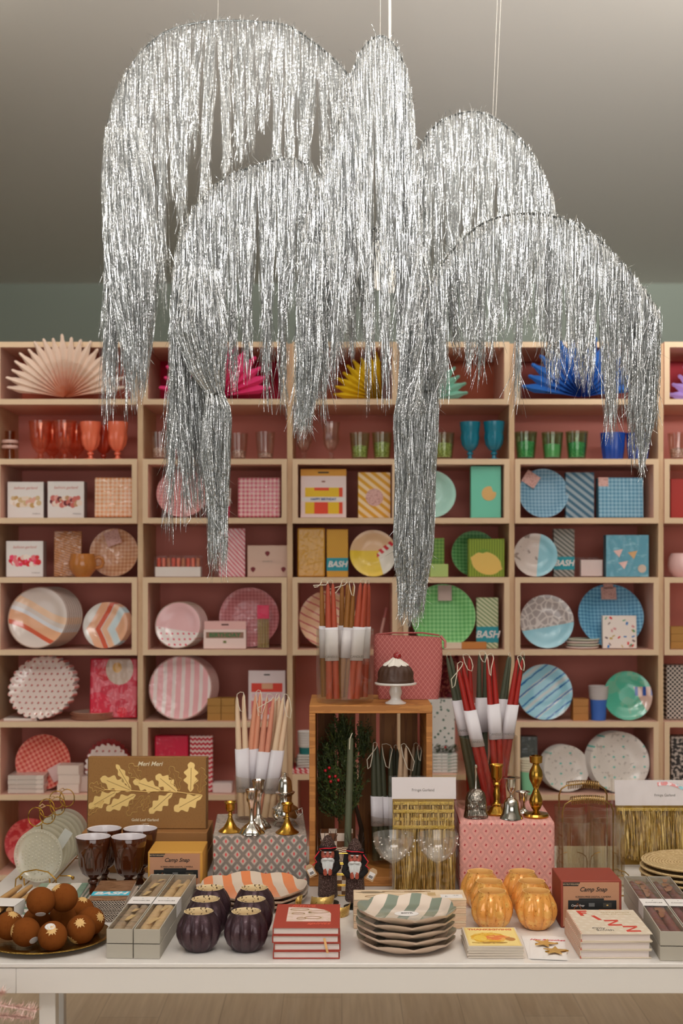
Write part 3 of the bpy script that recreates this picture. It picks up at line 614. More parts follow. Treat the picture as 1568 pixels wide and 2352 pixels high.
for k in range(3):
    smallbox(1540, 1580, 1490, 1473, .03, 'gift_box', 'small flat kraft box at the right margin, %s of three' % ['bottom', 'middle', 'top'][k], CHOC, z0=k*.0252, row=5, group='kraft boxes at the right margin')
# --- row 6
CHERRY = pm('cherry_scallop_plate', (232, 212, 204), lambda x, y, z: [(dots(x+y*.5, y, .021, .0028), (196, 60, 56)), (dots(x+y*.5+.004, y+.003, .021, .0022), (150, 60, 50)), ((x*x+y*y).gt(.0128), (214, 110, 100))], rough=.28, coat=.7)
o = sp(22, 172, 6, .07, 'scalloped_plate', 'large scalloped white plate with tiny cherries, front of its stack', CHERRY, lean=.46, yaw=-.08, scal=26, deep=.08, flat=.75)
behind(o, 4, .002, .007, 'large scalloped cherry plate, %s from the front of its stack', 'scalloped cherry plates on the sixth shelf')
smallbox(8, 84, 1658, 1652, .02, 'napkin_packet', 'thin flat white packet lying before the scalloped plates', pm('pale_film_card', (226, 210, 200), wrap=True), dep=.07, z0=.0005, cat='napkins')
o = sb(205, 314, 1516, 6, .07, 'napkin_packet', 'red and pink fruit print napkin packet in loose crinkled cellophane', 'napkins', [pm('red_pink_abstract', (222, 96, 110), lambda x, y, z: [(nz(x, 22, 1).gt(.52), (206, 34, 62)), ((((x+.055).sq()+(z-.04).sq())).lt(.0022), (220, 20, 60)), (((x+.03).sq()+(z-.15).sq()).lt(.0006), (200, 20, 40)), (((x-.02).sq()*1.3+(z-.165).sq()).lt(.0028), (200, 176, 158)), (((x-.012).sq()*1.3+(z-.17).sq()).lt(.0003), (214, 160, 70)), (((x-.03).sq()+(z-.02).sq()).lt(.0003), (226, 20, 50))], rough=.35, wrap=True)], dep=.05, lean=.08, soft=True)
for k in range(5):
    D = SD+.02; mb = MB(); r_ = 52*D/F; mb.lathe([(0, 0), (r_*.7, 0), (r_, .004), (r_, .006), (r_*.72, .002), (0, .002)], 36)
    o = part('small_plate', mb, pm('cream_rim_plate', (232, 206, 186), lambda x, y, z: [(((x*x+y*y).rt()*1).gt(.07), (206, 140, 110))], rough=.3, coat=.5), loc=(xat(205+((k*7) % 3-1)*2, D), D+.075, ZF[6]+.0005+k*.0047), rot=(0, 0, k)); tag(o, 'small cream plate, %s in the low pile beside the scalloped plate' % ['bottom', 'second from bottom', 'third from bottom', 'fourth from bottom', 'top'][k], 'plate', 'low pile of cream plates')
o = sp(342, 489, 6, .06, 'plate', 'pink and white vertical striped plate, front of its stack', pm('pink_candy_stripe', (240, 176, 180), lambda x, y, z: [(stripe(x, .031, .42), (240, 220, 216)), ((x*x+y*y).gt(.01075), (190, 140, 130))], rough=.45, wrap=True), lean=.2, yaw=-.1, deep=.09)
behind(o, 5, .004, .008, 'pink and white striped plate, %s from the front of its stack', 'pink striped plates on the sixth shelf')
for i in range(2):
    for k in range(3):
        smallbox(476+i*32, 507+i*32, 1658, 1641, .03, 'gift_box', 'small kraft box in the %s column beside the striped plates, %s layer' % (['left', 'right'][i], ['bottom', 'middle', 'top'][k]), CHOC, z0=k*.0252, group='stacked kraft boxes beside the striped plates')
o = sb(570, 655, 1541, 6, .06, 'bunting_packet', 'white hanging card packet with red banner print behind pale candles', 'packet', [pm('lilac_white_card', (232, 214, 214))], dep=.01, lean=.05, group='hanging party packets')
w_, h = o['w'], o['h']; mb = MB(); mb.box(-.01, .01, -.001, -.0004, h*.90, h*.925); part('hang_hole', mb, INK, o)
panel(o, 'banner_print', -w_*.42, w_*.42, h*.56, h*.74, pm('banner_red', (222, 64, 44))); panel(o, 'banner_block', -w_*.14, w_*.16, h*.62, h*.735, pm('banner_peach', (222, 166, 130)), y=-.0012); panel(o, 'heart_strip', -w_*.4, w_*.4, h*.44, h*.53, pm('strip_pink', (230, 190, 196)))
panel(o, 'lower_print', -w_*.42, w_*.42, h*.1, h*.38, pm('lower_rose', (226, 120, 120)))
# bay 3 tall row: cups and napkins by the crate
rt = empty('paper_cup', 'stack of white rimmed teal paper cups left of the crate', 'cup', (xat(702, SD+.06), SD+.06, Zs(1779)+.047))
mb = MB(); mb.lathe([(0, 0), (.019, 0), (.024, .046), (0, .046)], 28); part('cup_base', mb, pm('teal_card', (40, 120, 120)), rt)
for k in range(6):
    mb = MB(); z0 = .04+k*.0085; mb.lathe([(.022, z0-.006), (.0252+k*.0004, z0+.003), (.027+k*.0004, z0+.0075), (.0255+k*.0004, z0+.008), (.02, z0)], 28); part('cup_rim', mb, WHITE, rt)
NAPG = pm('grey_napkin', (196, 188, 180), lambda x, y, z: [(nz(x, 60, 2).gt(.55)*.6, (150, 146, 140))], rough=.6, wrap=True)
for k in range(5):
    D = SD+.03; mb = MB(); mb.box(-.035, .035, 0, .12, 0, .0088); o = part('napkin_packet', mb, NAPG, bev=.003, loc=(xat(706, D), D, Zs(1779)+.0022+.0004+k*.0089), rot=(0, 0, .05*((k*3) % 4-1))); tag(o, 'grey napkin packet left of the crate, %s in the pile' % ['bottom', 'second', 'third', 'fourth', 'top'][k], 'napkins', 'grey napkin packets left of the crate')
    o.location.z += .014
for k in range(2):
    D = SD+.015; mb = MB(); mb.box(-.045, .045, 0, .14, 0, .0075); o = part('napkin_packet', mb, st('red_white_twist', (232, 206, 200), (206, 40, 56), .012, .8), bev=.002, loc=(xat(702, D), D, Zs(1779)+.0005+k*.0078), rot=(0, 0, .02*k)); tag(o, 'red and white striped packet, %s, under the grey napkins left of the crate' % ['lower', 'upper'][k], 'napkins', 'red striped packets left of the crate')
# bay 4 tall row: holly bag, berries, napkins
o = sb(975, 1045, 1606, 61, .09, 'gift_bag', 'white holly leaf printed gift bag right of the crate', 'bag', [pm('holly_print', (226, 220, 214), lambda x, y, z: [(vor(x, 60).lt(.26), (84, 112, 96)), (vor(x, 60, 'F2').lt(.5)*nz(x, 90, 1).gt(.6), (120, 140, 124))], rough=.5)], dep=.05, soft=True)
for k in range(6):
    D = SD+.03; mb = MB(); mb.box(-.042, .042, 0, .05, 0, .0105); o = part('napkin_packet', mb, pm('sage_print_napkin', (214, 210, 204), lambda x, y, z: [(nz(x, 30, 2, stretch=(1, 1, 4)).gt(.55), (130, 150, 136))], wrap=True), bev=.002, loc=(xat(1022, D), D, Zs(1779)+.0005+k*.0108)); tag(o, 'white and sage napkin packet right of the crate, %s from the bottom' % ['first', 'second', 'third', 'fourth', 'fifth', 'topmost'][k], 'napkins', 'sage napkin packets right of the crate')
mb = MB(); rr = random.Random(3)
for k in range(220):
    p = Vector((rr.uniform(-.04, .04), rr.uniform(0, .04), rr.uniform(0, .022))); a = rr.uniform(0, 6.3); q = Vector((math.cos(a)*.012, math.sin(a)*.008, rr.uniform(-.002, .008))); s_ = Vector((-q.y, q.x, .003)).normalized()*.003
    mb.add([p, p+q*.5+s_, p+q, p+q*.5-s_], [(0, 1, 2, 3)])
rt = empty('holly_garland', 'dark green sprig garland with red berry on the napkin pile right of the crate', 'garland', (xat(1026, SD+.035), SD+.035, Zs(1779)+.066))
o = part('leaves', mb, pm('dark_holly_leaf', (56, 72, 40), rough=.5), rt, recalc=False, kind='stuff'); mb = MB(); mb.ball((-.005, .0, .02), .004, 10, 8); part('berry', mb, pm('holly_berry', (196, 40, 36), rough=.3), rt)
mb = MB(); rr = random.Random(8)
for k in range(500):
    p = Vector((rr.uniform(-.035, .03), rr.uniform(0, .04), rr.uniform(0, .15))); q = Vector((rr.uniform(-1, 1), rr.uniform(-1, 1), rr.uniform(-1, 1))).normalized()*.014; s_ = q.cross(Vector((.3, .5, .8))).normalized()*.004
    mb.add([p, p+q*.5+s_, p+q, p+q*.5-s_], [(0, 1, 2, 3)])
rt = empty('paper_garland', 'bunched dark red paper garland behind the pink pouch', 'garland', (xat(1034, SD+.16), SD+.16, Zs(1618)+.002))
part('foliage', mb, pm('dark_red_tissue', (130, 28, 46), rough=.5), rt, recalc=False, kind='stuff'); mb = MB(); mb.tube([(0, .02, -(Zs(1618)-Zs(1779))), (0, .02, .02)], .012, 10); part('support_stem', mb, pm('dark_red_card', (110, 30, 40)), rt)
# bay 5 row 6
sp(1186, 1313, 6, .06, 'plate', 'pale blue plate with diagonal cobalt brush stripes', pm('blue_brush_plate', (150, 204, 222), lambda x, y, z: [(stripe(x*.62-y*.8+(nz(x, 24, 2)-.5)*.01, .044, .25), (196, 206, 210)), (stripe(x*.62-y*.8+.012+(nz(x, 40, 2)-.5)*.008, .029, .17), (24, 104, 172))], rough=.3, coat=.6), lean=.15)
for k in range(3):
    smallbox(1316, 1351, 1658, 1641.5, .03, 'gift_box', 'small amber kraft box beside the blue cups, %s of three' % ['bottom', 'middle', 'top'][k], pm('amber_kraft', (178, 120, 60)), z0=k*.0244, group='kraft boxes beside the blue cups')
rt = empty('paper_cup', 'stack of blue paper cups with white rims beside the teal plate', 'cup', (xat(1374, SD+.05), SD+.05, ZF[6]+.0006))
mb = MB(); mb.lathe([(0, 0), (.024, 0), (.0285, .072), (0, .072)], 32); part('cup_base', mb, pm('royal_blue_card', (60, 104, 186), rough=.45), rt)
for k in range(6):
    mb = MB(); z0 = .072+k*.0072; mb.lathe([(.027, z0-.006), (.030+k*.0005, z0+.002), (.032+k*.0005, z0+.0065), (.030+k*.0005, z0+.007), (.024, z0)], 32); part('cup_rim', mb, pm('pale_grey_card', (206, 198, 196)), rt)
sp(1384, 1496, 6, .05, 'plate', 'glossy teal green plate with pink and blue painted corner', pm('teal_art_plate', (80, 176, 148), lambda x, y, z: [(nz(x, 18, 2).gt(.56)*.5, (130, 180, 150)), ((y*.5+x).gt(.036)*(y.lt(.03)), (214, 178, 164)), ((x.gt(.018))*(y.gt(.0))*(y.lt(.03))*stripe(x, .026, .4), (50, 90, 170))], rough=.16, coat=1), lean=.16)
sb(1530, 1600, 1528, 6, .05, 'napkin_packet', 'black and white small check napkin packet at the right margin', 'napkins', [pm('black_check', (214, 196, 184), lambda x, y, z: [(dots(x*.7+z*.7, z*.7-x*.7, .0105, .0042), (40, 34, 32))], rough=.4)], dep=.06, soft=True)
# row 7
o = sp(37, 163, 7, .10, 'plate', 'red and coral gingham plate on the seventh shelf far left', gg('coral_gingham', (236, 150, 130), (206, 56, 44), .0145, rot=.5), lean=.16)
disc_label(o, .05, -.035, .05, .05, pm('blush_film_label', (222, 184, 180)), rz=.5)
for k in range(4):
    smallbox(18, 100, 1825, 1815, .02, 'napkin_packet', 'flat pale foil packet left of the white boxes, %s' % ['bottom of pile', 'second in pile', 'third in pile', 'top of pile'][k], pm('foil_edge_card', (206, 190, 180), lambda x, y, z: [(nz(x, 20, 2).gt(.5)*.7, (232, 216, 206))], rough=.4, wrap=True), z0=.0005+k*.0152, row=7, dep=.10, group='pale foil packets on the seventh shelf', cat='napkins', rz=[.02, -.03, .04, 0][k])
for k in range(3):
    smallbox(131+(k % 2)*2, 181+(k % 2)*2, 1825, 1804, .02, 'gift_box', 'small blush white box beside the foil packets, %s of three' % ['bottom', 'middle', 'top'][k], pm('blush_white_box', (230, 208, 196)), z0=.0005+k*.031, row=7, dep=.07, group='blush white boxes on the seventh shelf', rz=-.05*(k == 2))
smallbox(184, 212, 1825, 1790, .05, 'gift_box', 'shiny film packet tucked beside the blush boxes', pm('film_packet', (214, 190, 180), wrap=True), z0=.0005, row=7)
o = sp(197, 297, 7, .10, 'scalloped_plate', 'scalloped cherry plate behind the gold leaf box, seventh shelf', CHERRY, lean=.15, scal=24, deep=.08, flat=.75)
o = sp(200, 297, 7, .16, 'scalloped_plate', 'plain red scalloped plate behind the cherry one, seventh shelf', pm('plain_red_plate', (190, 60, 56)), lean=.15, scal=24, deep=.08, lift=.012)
sb(355, 432, 1690, 7, .06, 'napkin_packet', 'bright raspberry red packet behind the gold leaf box', 'napkins', [pm('raspberry_film', (220, 40, 76), lambda x, y, z: [(z.lt(.09), (226, 90, 106))], rough=.35, wrap=True)], dep=.04, soft=True)
sb(436, 488, 1691, 7, .05, 'straw_packet', 'red and white zigzag packet beside the raspberry packet', 'straws', [pm('red_zigzag', (238, 206, 202), lambda x, y, z: [(stripe(z+((x/.014).fr()-.5).ab()*.012, .016, .5), (206, 30, 56))], rough=.4, wrap=True)], dep=.03)
smallbox(488, 532, 1825, 1803, .03, 'gift_box', 'low white packet right of the gold leaf box, seventh shelf', pm('milky_card', (230, 210, 206)), z0=.0005, row=7)
sb(1196, 1234, 1692, 7, .05, 'napkin_packet', 'dark grey shiny packet resting above the mint cups', 'napkins', [pm('charcoal_film', (78, 84, 82), rough=.3, wrap=True)], dep=.04)
bpy.data.objects[-1] if False else None
rt = empty('paper_cup', 'stack of mint paper cups with cream rims beside the brass candlestick', 'cup', (xat(1215, SD+.018), SD+.018, ZF[7]+.0006))
mb = MB(); mb.lathe([(0, 0), (.024, 0), (.029, .075), (0, .075)], 32); part('cup_base', mb, pm('mint_cup_card', (140, 208, 164)), rt)
for k in range(5):
    mb = MB(); z0 = .075+k*.0085; mb.lathe([(.027, z0-.006), (.030, z0+.002), (.0315, z0+.007), (.029, z0+.008), (.024, z0)], 32); part('cup_rim', mb, pm('cream_cup_rim', (222, 214, 190)), rt)
TERR = pm('triangle_confetti_plate', (226, 216, 208), lambda x, y, z: [(nz(x, 70, 2).gt(.62)*.6, (170, 158, 150)), (((x/.034).fr()-.5).ab().op('ADD', ((y/.034).fr()-.5).ab()*1.3).lt(.15)*(((x/.034).fl()*3.7+(y/.034).fl()*7.3).sin().gt(-.1)), (90, 190, 176))], rough=.3, coat=.4)
o = sp(1246, 1352, 7, .06, 'plate', 'small white plate with turquoise triangle confetti, front of its stack', TERR, lean=.18, yaw=.08, deep=.1)
behind(o, 4, -.003, .008, 'small turquoise confetti plate, %s from the front of its stack', 'small confetti plates on the seventh shelf')
o = sp(1352, 1490, 7, .05, 'plate', 'large white plate with turquoise triangle confetti, front of its stack', TERR, lean=.16, yaw=.06, deep=.1)
behind(o, 4, -.0035, .008, 'large turquoise confetti plate, %s from the front of its stack', 'large confetti plates on the seventh shelf')
sb(1541, 1610, 1692, 7, .05, 'napkin_packet', 'black and white speckled packet at the right margin', 'napkins', [pm('black_speckle', (196, 180, 170), lambda x, y, z: [(nz(x, 90, 2).gt(.48), (50, 44, 42))], rough=.5)], dep=.06)
# row 8
sp(12, 126, 8, .10, 'plate', 'mottled red plate on the lowest visible shelf far left', pm('mottled_red_plate', (222, 100, 96), lambda x, y, z: [(nz(x, 50, 3).gt(.5), (198, 44, 50))], rough=.4), lean=.16)
# ================================================================= things on the display table
def E(name, label, cat, x, y, z=TT, rz=0, group=None): return empty(name, label, cat, (x, y, z+.0005), rz, group)
# --- tray of ornaments
TRAYG = pm('antique_gold', (150, 120, 58), rough=.3, metal=1, bump=(150, .5, .004))
mb = MB(); mb.lathe([(0, .003), (.090, .003), (.098, .006), (.104, .011), (.112, .010), (.122, .013), (.131, .015), (.133, .013), (.124, .009), (.108, .005), (.098, .001), (0, .0008)], 72, fl=(48, .012, lambda z: 1 if z > .008 else 0))
o = part('tray', mb, TRAYG, loc=(-.640, 2.822, TT), ang=60); o.scale = (1.06, 1.06, 1); tag(o, 'round antique gold tray heaped with rust brown ball ornaments', 'tray')
VEL = pm('rust_velvet', (122, 66, 24), lambda x, y, z: [(nz(x, 120, 2).gt(.6)*.3, (104, 52, 14))], rough=.9, spec=.1, bump=(260, .3, .001))
LEAFC = pm('pale_gold_leaf', (214, 172, 108), rough=.5)
LEAFS = []
for k in range(22):
    a = math.pi*2*k/22; r_ = [1, .55, .8, .5][k % 4]*(1-.25*abs(math.sin(a/2+.4))); LEAFS.append((r_*math.cos(a), r_*math.sin(a)))
def onball(r, poly, size, d, roll=0):
    """a cut-out shape wrapped on a ball, centre direction d"""
    d = Vector(d).normalized(); u = d.cross(Vector((0, 0, 1))).normalized(); v = u.cross(d)*-1; c, s_ = math.cos(roll), math.sin(roll)
    vs = []
    for p in [(0, 0)]+poly:
        q = ((p[0]*c-p[1]*s_)*size, (p[0]*s_+p[1]*c)*size); w_ = d*r+u*q[0]+v*q[1]; vs.append(w_.normalized()*r*1.012)
    n = len(poly); vs2 = [Vector(v_)*1.02 for v_ in vs]; mb = MB()
    mb.add([tuple(q) for q in vs]+[tuple(q) for q in vs2], [(0, 1+(i+1) % n, 1+i) for i in range(n)]+[(n+1, n+2+i, n+2+(i+1) % n) for i in range(n)]+[(1+i, 1+(i+1) % n, n+2+(i+1) % n, n+2+i) for i in range(n)])
    return mb
OVAL = [(math.cos(a*.449), .72*math.sin(a*.449)) for a in range(14)]
balls = [(-.666, 2.757, .0395, 'front left, tag at its foot', [(-.95, -.35, .2)], (.75, -.6, -.45)),
         (-.603, 2.727, .0395, 'front middle, leaf and tag on top', [(.15, -.75, .62)], (-.05, -.62, .88)),
         (-.5535, 2.776, .0395, 'front right with leaf facing forward', [(.05, -.72, .70), (-.55, -.6, -.62)], None),
         (-.713, 2.806, .0395, 'behind the front left one', [(.3, -.3, .9)], None),
         (-.5455, 2.842, .0395, 'right edge of the tray, leaf on its side', [(.8, -.5, .45)], None),
         (-.611, 2.862, .0395, 'half hidden in the middle of the tray', [], None),
         (-.583, 2.923, .0395, 'at the back right of the tray', [(.2, -.2, .95)], None),
         (-.662, 2.836, .0395, 'buried at the back of the tray under the upper ones', [], None),
         (-.642, 2.790, .0955, 'upper left, resting on the others', [], (.12, -.62, -.72)),
         (-.600, 2.822, .0955, 'topmost right, crowned with a pale leaf', [(-.45, -.35, .8)], None)]
for bx, by, bz, where, lv, tg in balls:
    mb = MB(); r_ = .0305; mb.ball((0, 0, 0), r_, 28, 18)
    o = part('ball_ornament', mb, VEL, loc=(bx, by, TT+bz-.002), ang=60); tag(o, 'rust velvet ball ornament, '+where, 'ornament', 'velvet balls on the gold tray')
    for d in lv: part('leaf', onball(r_, LEAFS, .017, d, bx*40), LEAFC, o, recalc=True)
    if tg: part('tag', onball(r_, OVAL, .0115, tg), pm('tag_white', (226, 222, 220), lambda x, y, z: [(stripe(x+z*.3, .0022, .25), (190, 186, 186))]), o)
# --- tan tapers in a packet at the left edge
rt = E('taper_candle_pack', 'packet of tan taper candles with white band at the left edge', 'candles', -.79, 2.98, rz=-.10)
for k in range(6):
    mb = MB(); x_ = -.033+.0132*k; z_ = .010+.014*(k % 2)
    mb.tube([(x_, 0, z_), (x_, .12, z_), (x_, .2, z_), (x_, .225, z_), (x_, .235, z_)], [.0075, .0072, .0062, .0045, .001], 12); part('taper_candle', mb, pm('tan_wax', (190, 146, 92), rough=.45), rt)
mb = MB(); mb.box(-.046, .046, .0, .07, .0335, .0345); mb.box(-.046, -.0445, 0, .07, 0, .0345); mb.box(.0445, .046, 0, .07, 0, .0345); part('paper_band', mb, WHITE, rt, bev=.0005)
mb = MB(); mb.box(-.05, .05, -.01, .25, 0, .002); part('card_tray', mb, WHITE, rt)
# --- green striped napkin packs
def napstripe(x, y, z): return [(stripe(x+.01, .052, .5)*(z.gt(.0085)), (122, 148, 128))]
NAPM = pm('sage_stripe_napkin', (226, 218, 208), napstripe, rough=.5, wrap=True)
for k in range(3):
    mb = MB(); mb.box(-.058, .058, -.09, .09, 0, .0125); o = part('napkin_packet', mb, NAPM, bev=.002, loc=(-.672+.001*k, 3.088, TT+.0005+k*.0131), rot=(0, 0, .03*(k-1))); tag(o, ['lowest sage striped napkin pack behind the velvet balls', 'middle sage striped napkin pack behind the velvet balls', 'topmost sage and white striped napkin pack with oval label behind the velvet balls'][k], 'napkins', 'sage striped napkin packs')
mb = MB(); mb.prism([(.028*math.cos(a*.3), .02*math.sin(a*.3)) for a in range(21)], .0128, .0132); part('oval_label', mb, WHITE, o)
# --- BASH straws
STRAWSIDE = pm('straw_tube_paper', (206, 190, 174), rough=.6); STRAWTOP = pm('brown_film_paper', (136, 96, 66), lambda x, y, z: [(nz(x, 40, 3, stretch=(1, 4, 1)).gt(.5)*.7, (176, 136, 104))], rough=.3, wrap=True)
for k in range(4):
    rt = E('straw_packet', ['bottom pack of paper straws by the long candle boxes', 'second pack up of paper straws by the long candle boxes', 'third pack up of paper straws by the long candle boxes', 'topmost brown pack of paper straws banded in sky blue with BASH'][k], 'straws', -.528-.002*k, 2.968, TT+k*.0122, .02*(k-1.5), 'packs of paper straws')
    mb = MB()
    for j in range(13):
        for q in range(2):
            cx_ = -.039+j*.0065+(.0016 if q else 0); cz = .0032+q*.0056; a0 = [(cx_+.0031*math.cos(t*1.0472), cz+.0031*math.sin(t*1.0472)) for t in range(6)]; a1 = [(cx_+.0018*math.cos(t*1.0472), cz+.0018*math.sin(t*1.0472)) for t in range(6)]
            vs = [(p[0], 0, p[1]) for p in a0]+[(p[0], 0, p[1]) for p in a1]+[(p[0], .19, p[1]) for p in a0]+[(p[0], .006, p[1]) for p in a1]
            fs = [];ms = []
            for t in range(6):
                u = (t+1) % 6; fs += [(t, u, 6+u, 6+t), (t, 12+t, 12+u, u), (6+t, 6+u, 18+u, 18+t)]; ms += [0, 0, 1]
            mb.add(vs, fs, ms)
    part('straws', mb, [STRAWSIDE, pm('straw_hole', (70, 50, 38))], rt, smooth=False, recalc=False, kind='stuff')
    if k == 3:
        mb = MB(); mb.box(-.0425, .0435, .001, .19, .0120, .0126); part('film_top', mb, STRAWTOP, rt)
        mb = MB(); mb.box(-.0428, .0438, .045, .082, .0127, .0131); part('paper_band', mb, BLUEBAND, rt); txt('BASH', .031, WHITE, rt, (0, .0635, .0133), 'top', shear=.25, bold=.0012)
# --- long candle boxes with window lids
BOXG = pm('stone_grey_board', (176, 168, 154), rough=.7)
def candle_box(x, y, z, rz, label, wax, open_lid, length=.48, group='long window candle boxes', petals=None):
    rt = E('candle_box', label, 'box', x, y, z, rz, group); w_ = .0272; h = .0295; t = .002
    mb = MB(); mb.box(-w_, w_, 0, t, 0, h); mb.box(-w_, w_, length-t, length, 0, h); mb.box(-w_, -w_+t, t, length-t, 0, h); mb.box(w_-t, w_, t, length-t, 0, h); mb.box(-w_+t, w_-t, t, length-t, 0, t); part('tray', mb, BOXG, rt, bev=.0006)
    if open_lid:
        for s_ in (-1, 1):
            mb = MB(); mb.tube([(s_*.0115, .006, .0165), (s_*.0115, length*.6, .0165), (s_*.0115, length*.85, .0165), (s_*.0115, length-.02, .0165), (s_*.0115, length-.008, .0165)], [.0108, .0105, .0088, .006, .001], 14); part('taper_candle', mb, wax, rt)
        mb = MB(); rr = random.Random(label)
        for k in range(9):
            yy = rr.uniform(.03, length-.05); xx = rr.uniform(-.006, .006); L_ = rr.uniform(.02, .05); mb.add([(xx-.004, yy, .0275), (xx+.003, yy+.004, .0278), (xx+.012, yy+L_, .0278), (xx-.002, yy+L_*1.1, .0272)], [(0, 1, 2, 3)])
        part('shredded_paper', mb, petals or pm('cream_shred', (226, 198, 150)), rt, kind='stuff', recalc=False)
        mb = MB(); mb.box(-w_+t, w_-t, t, length-t, h-.0012, h-.0006); part('window', mb, FILM, rt, smooth=False)
        mb = MB(); yb = length*.42; mb.box(-w_-.0006, w_+.0006, yb, yb+.06, h, h+.0008); mb.box(-w_-.0006, -w_, yb, yb+.06, 0, h+.0008); mb.box(w_, w_+.0006, yb, yb+.06, 0, h+.0008); part('paper_band', mb, WHITE, rt)
        txt('CANDLES', .0088, GREYINK, rt, (0, yb+.025, h+.001), 'top'); txt('·', .02, GREYINK, rt, (0, yb+.043, h+.001), 'top')
    return rt
CREAMW = pm('cream_wax', (222, 194, 152), rough=.4); TAUPEW = pm('taupe_wax', (178, 160, 138), rough=.4)
for lv in range(2):
    for i in range(2):
        lab = '%s grey candle box, %s of the pair left of the purple vases' % (['lower closed', 'upper windowed'][lv], ['left', 'right'][i])
        dx = .0564*i
        candle_box(-.4575+dx*math.cos(-.045), 2.694+dx*math.sin(-.045), TT+lv*.0312, -.045, lab, [TAUPEW, CREAMW][i], lv)
MAUVEW = pm('mauve_red_wax', (128, 76, 78), rough=.4)
for lv in range(2):
    for i in range(2):
        lab = '%s grey candle box, %s of the pair at the right end of the table' % (['lower closed', 'upper windowed'][lv], ['left', 'right'][i]); dx = .0564*i
        candle_box(.680+dx+.004*(1-lv)*0, 2.676+dx*-.06, TT+lv*.0312, -.06, lab, [MAUVEW, pm('plum_wax', (112, 62, 70), rough=.4)][i], lv, petals=pm('brown_shred', (160, 110, 84)))
# --- pumpkin-shaped votive vases
def votive(x, y, r, h, name, label, out, inner, group, fl=10, wax=None):
    r *= .905
    mb = MB(); prof = [(0, 0), (r*.52, 0), (r*.62, h*.03), (r*.86, h*.2), (r*.985, h*.4), (r, h*.52), (r*.95, h*.68), (r*.83, h*.85), (r*.70, h*.97), (r*.685, h)]
    wgt = lambda z: max(0, min(1, z/(h*.12)))*max(0, min(1, (h*.96-z)/(h*.2)))
    mb.lathe(prof, 80, fl=(fl, .17, wgt))
    o = part(name, mb, out, loc=(x, y, TT+.0005), rot=(0, 0, R.uniform(0, .6)), ang=70); tag(o, label, 'vase', group)
    mb = MB(); mb.lathe([(r*.690, h*.998), (r*.70, h*1.005), (r*.665, h*1.005), (r*.655, h*.99), (r*.70, h*.84), (r*.78, h*.66), (r*.80, h*.5), (r*.78, h*.4), (r*.66, h*.22), (r*.4, h*.09), (0, h*.08)], 48); part('gilded_inside', mb, inner, o)
    return o
PURP = pm('aubergine_lustre', (72, 50, 56), lambda x, y, z: [(nz(x, 500, 2).gt(.6)*.5, (104, 76, 82))], rough=.36, metal=.5, coat=.35)
INN = pm('mottled_gold_glass', (246, 222, 176), lambda x, y, z: [(nz(x, 150, 4).gt(.60), (96, 72, 44))], rough=.4)
for i, (yy, nm) in enumerate(((2.756, 'front'), (2.857, 'middle'), (2.957, 'rear'))):
    for j in range(2):
        votive(-.301+.1*j+[0, .004, .004][i], yy, .049, .081, 'votive_vase', 'dark aubergine ribbed votive vase, %s row %s' % (nm, ['left', 'right'][j]), PURP, INN, 'aubergine votive vases')
AMBR = pm('amber_mercury_glass', (236, 164, 80), lambda x, y, z: [(nz(x, 38, 4).gt(.55)*.6, (240, 190, 104)), (nz(x, 170, 3).gt(.64)*.7, (178, 104, 34))], rough=.22, metal=.2, coat=.6)
INA = pm('amber_inside', (244, 194, 118), lambda x, y, z: [(nz(x, 120, 4).gt(.68), (170, 108, 46))], rough=.4)
for i, (yy, nm) in enumerate(((2.922, 'front'), (3.014, 'middle'), (3.108, 'rear'))):
    for j in range(2):
        votive([.337, .340, .330][i]+.0985*j, yy, .0485, .083, 'votive_vase', 'amber gold ribbed votive vase, %s row %s' % (nm, ['left', 'right'][j]), AMBR, INA, 'amber votive vases')
# --- scalloped melamine plates
def wavyplate(r, th=.008, n=96, lobes=8):
    mb = MB(); rows = []; vs = []
    prof = [(0, 0), (.72, 0), (.82, .35), (1.0, 1.0), (.995, .72), (.82, .08), (.70, -.28), (0, -.28)]
    for pr, pz in prof:
        if pr == 0: rows.append([len(vs)]); vs.append((0, 0, pz*.016)); continue
        row = []
        for i in range(n):
            a = 2*math.pi*i/n; w_ = abs(math.cos(a*lobes/2)); q = pr*r*(1-(.045*(1-w_) if pr > .6 else 0)); zz = pz*.016+(.006*(w_-.5) if pr > .95 else 0)
            row.append(len(vs)); vs.append((q*math.cos(a), q*math.sin(a), zz))
        rows.append(row)
    fs = []
    for A, B in zip(rows, rows[1:]):
        for i in range(n):
            j = (i+1) % n
            if len(A) == 1: fs.append((A[0], B[i], B[j]))
            elif len(B) == 1: fs.append((A[j], A[i], B[0]))
            else: fs.append((A[i], B[i], B[j], A[j]))
    mb.add(vs, fs, [0 if q < n*3 else 1 for q in range(len(fs))]); return mb
def stack(x, y, r, n, pitch, m, rz, labels, group, z0=.0046, lab=True):
    for k in range(n):
        rt = part('wavy_plate', wavyplate(r), [m, pm('melamine_edge', (206, 180, 158), rough=.3, coat=.4)], loc=(x+.002*math.sin(k*2.1), y, TT+z0+k*pitch), rot=(0, 0, rz+.03*math.sin(k*1.7)), ang=60); tag(rt, labels[k], 'plate', group)
    if lab:
        mb = MB(); mb.prism([(.026*math.cos(a*.2618), .02*math.sin(a*.2618)) for a in range(24)], .0004, .0010); p = part('oval_sticker', mb, WHITE, rt, rot=(0, 0, -rz)); txt('SCTR', .0075, INK, rt, (0, .003, .0012), 'top', name='sticker_lettering', rz=-rz, bold=.0003, sx=1.4)
def stripeplate(c2):
    def fn(x, y, z): return [(stripe(x+.012+(nz(x, 14, 1)-.5)*.006, .049, .48)*z.gt(-.003), c2), ((z.lt(-.0015)), (150, 96, 90))]
    return fn
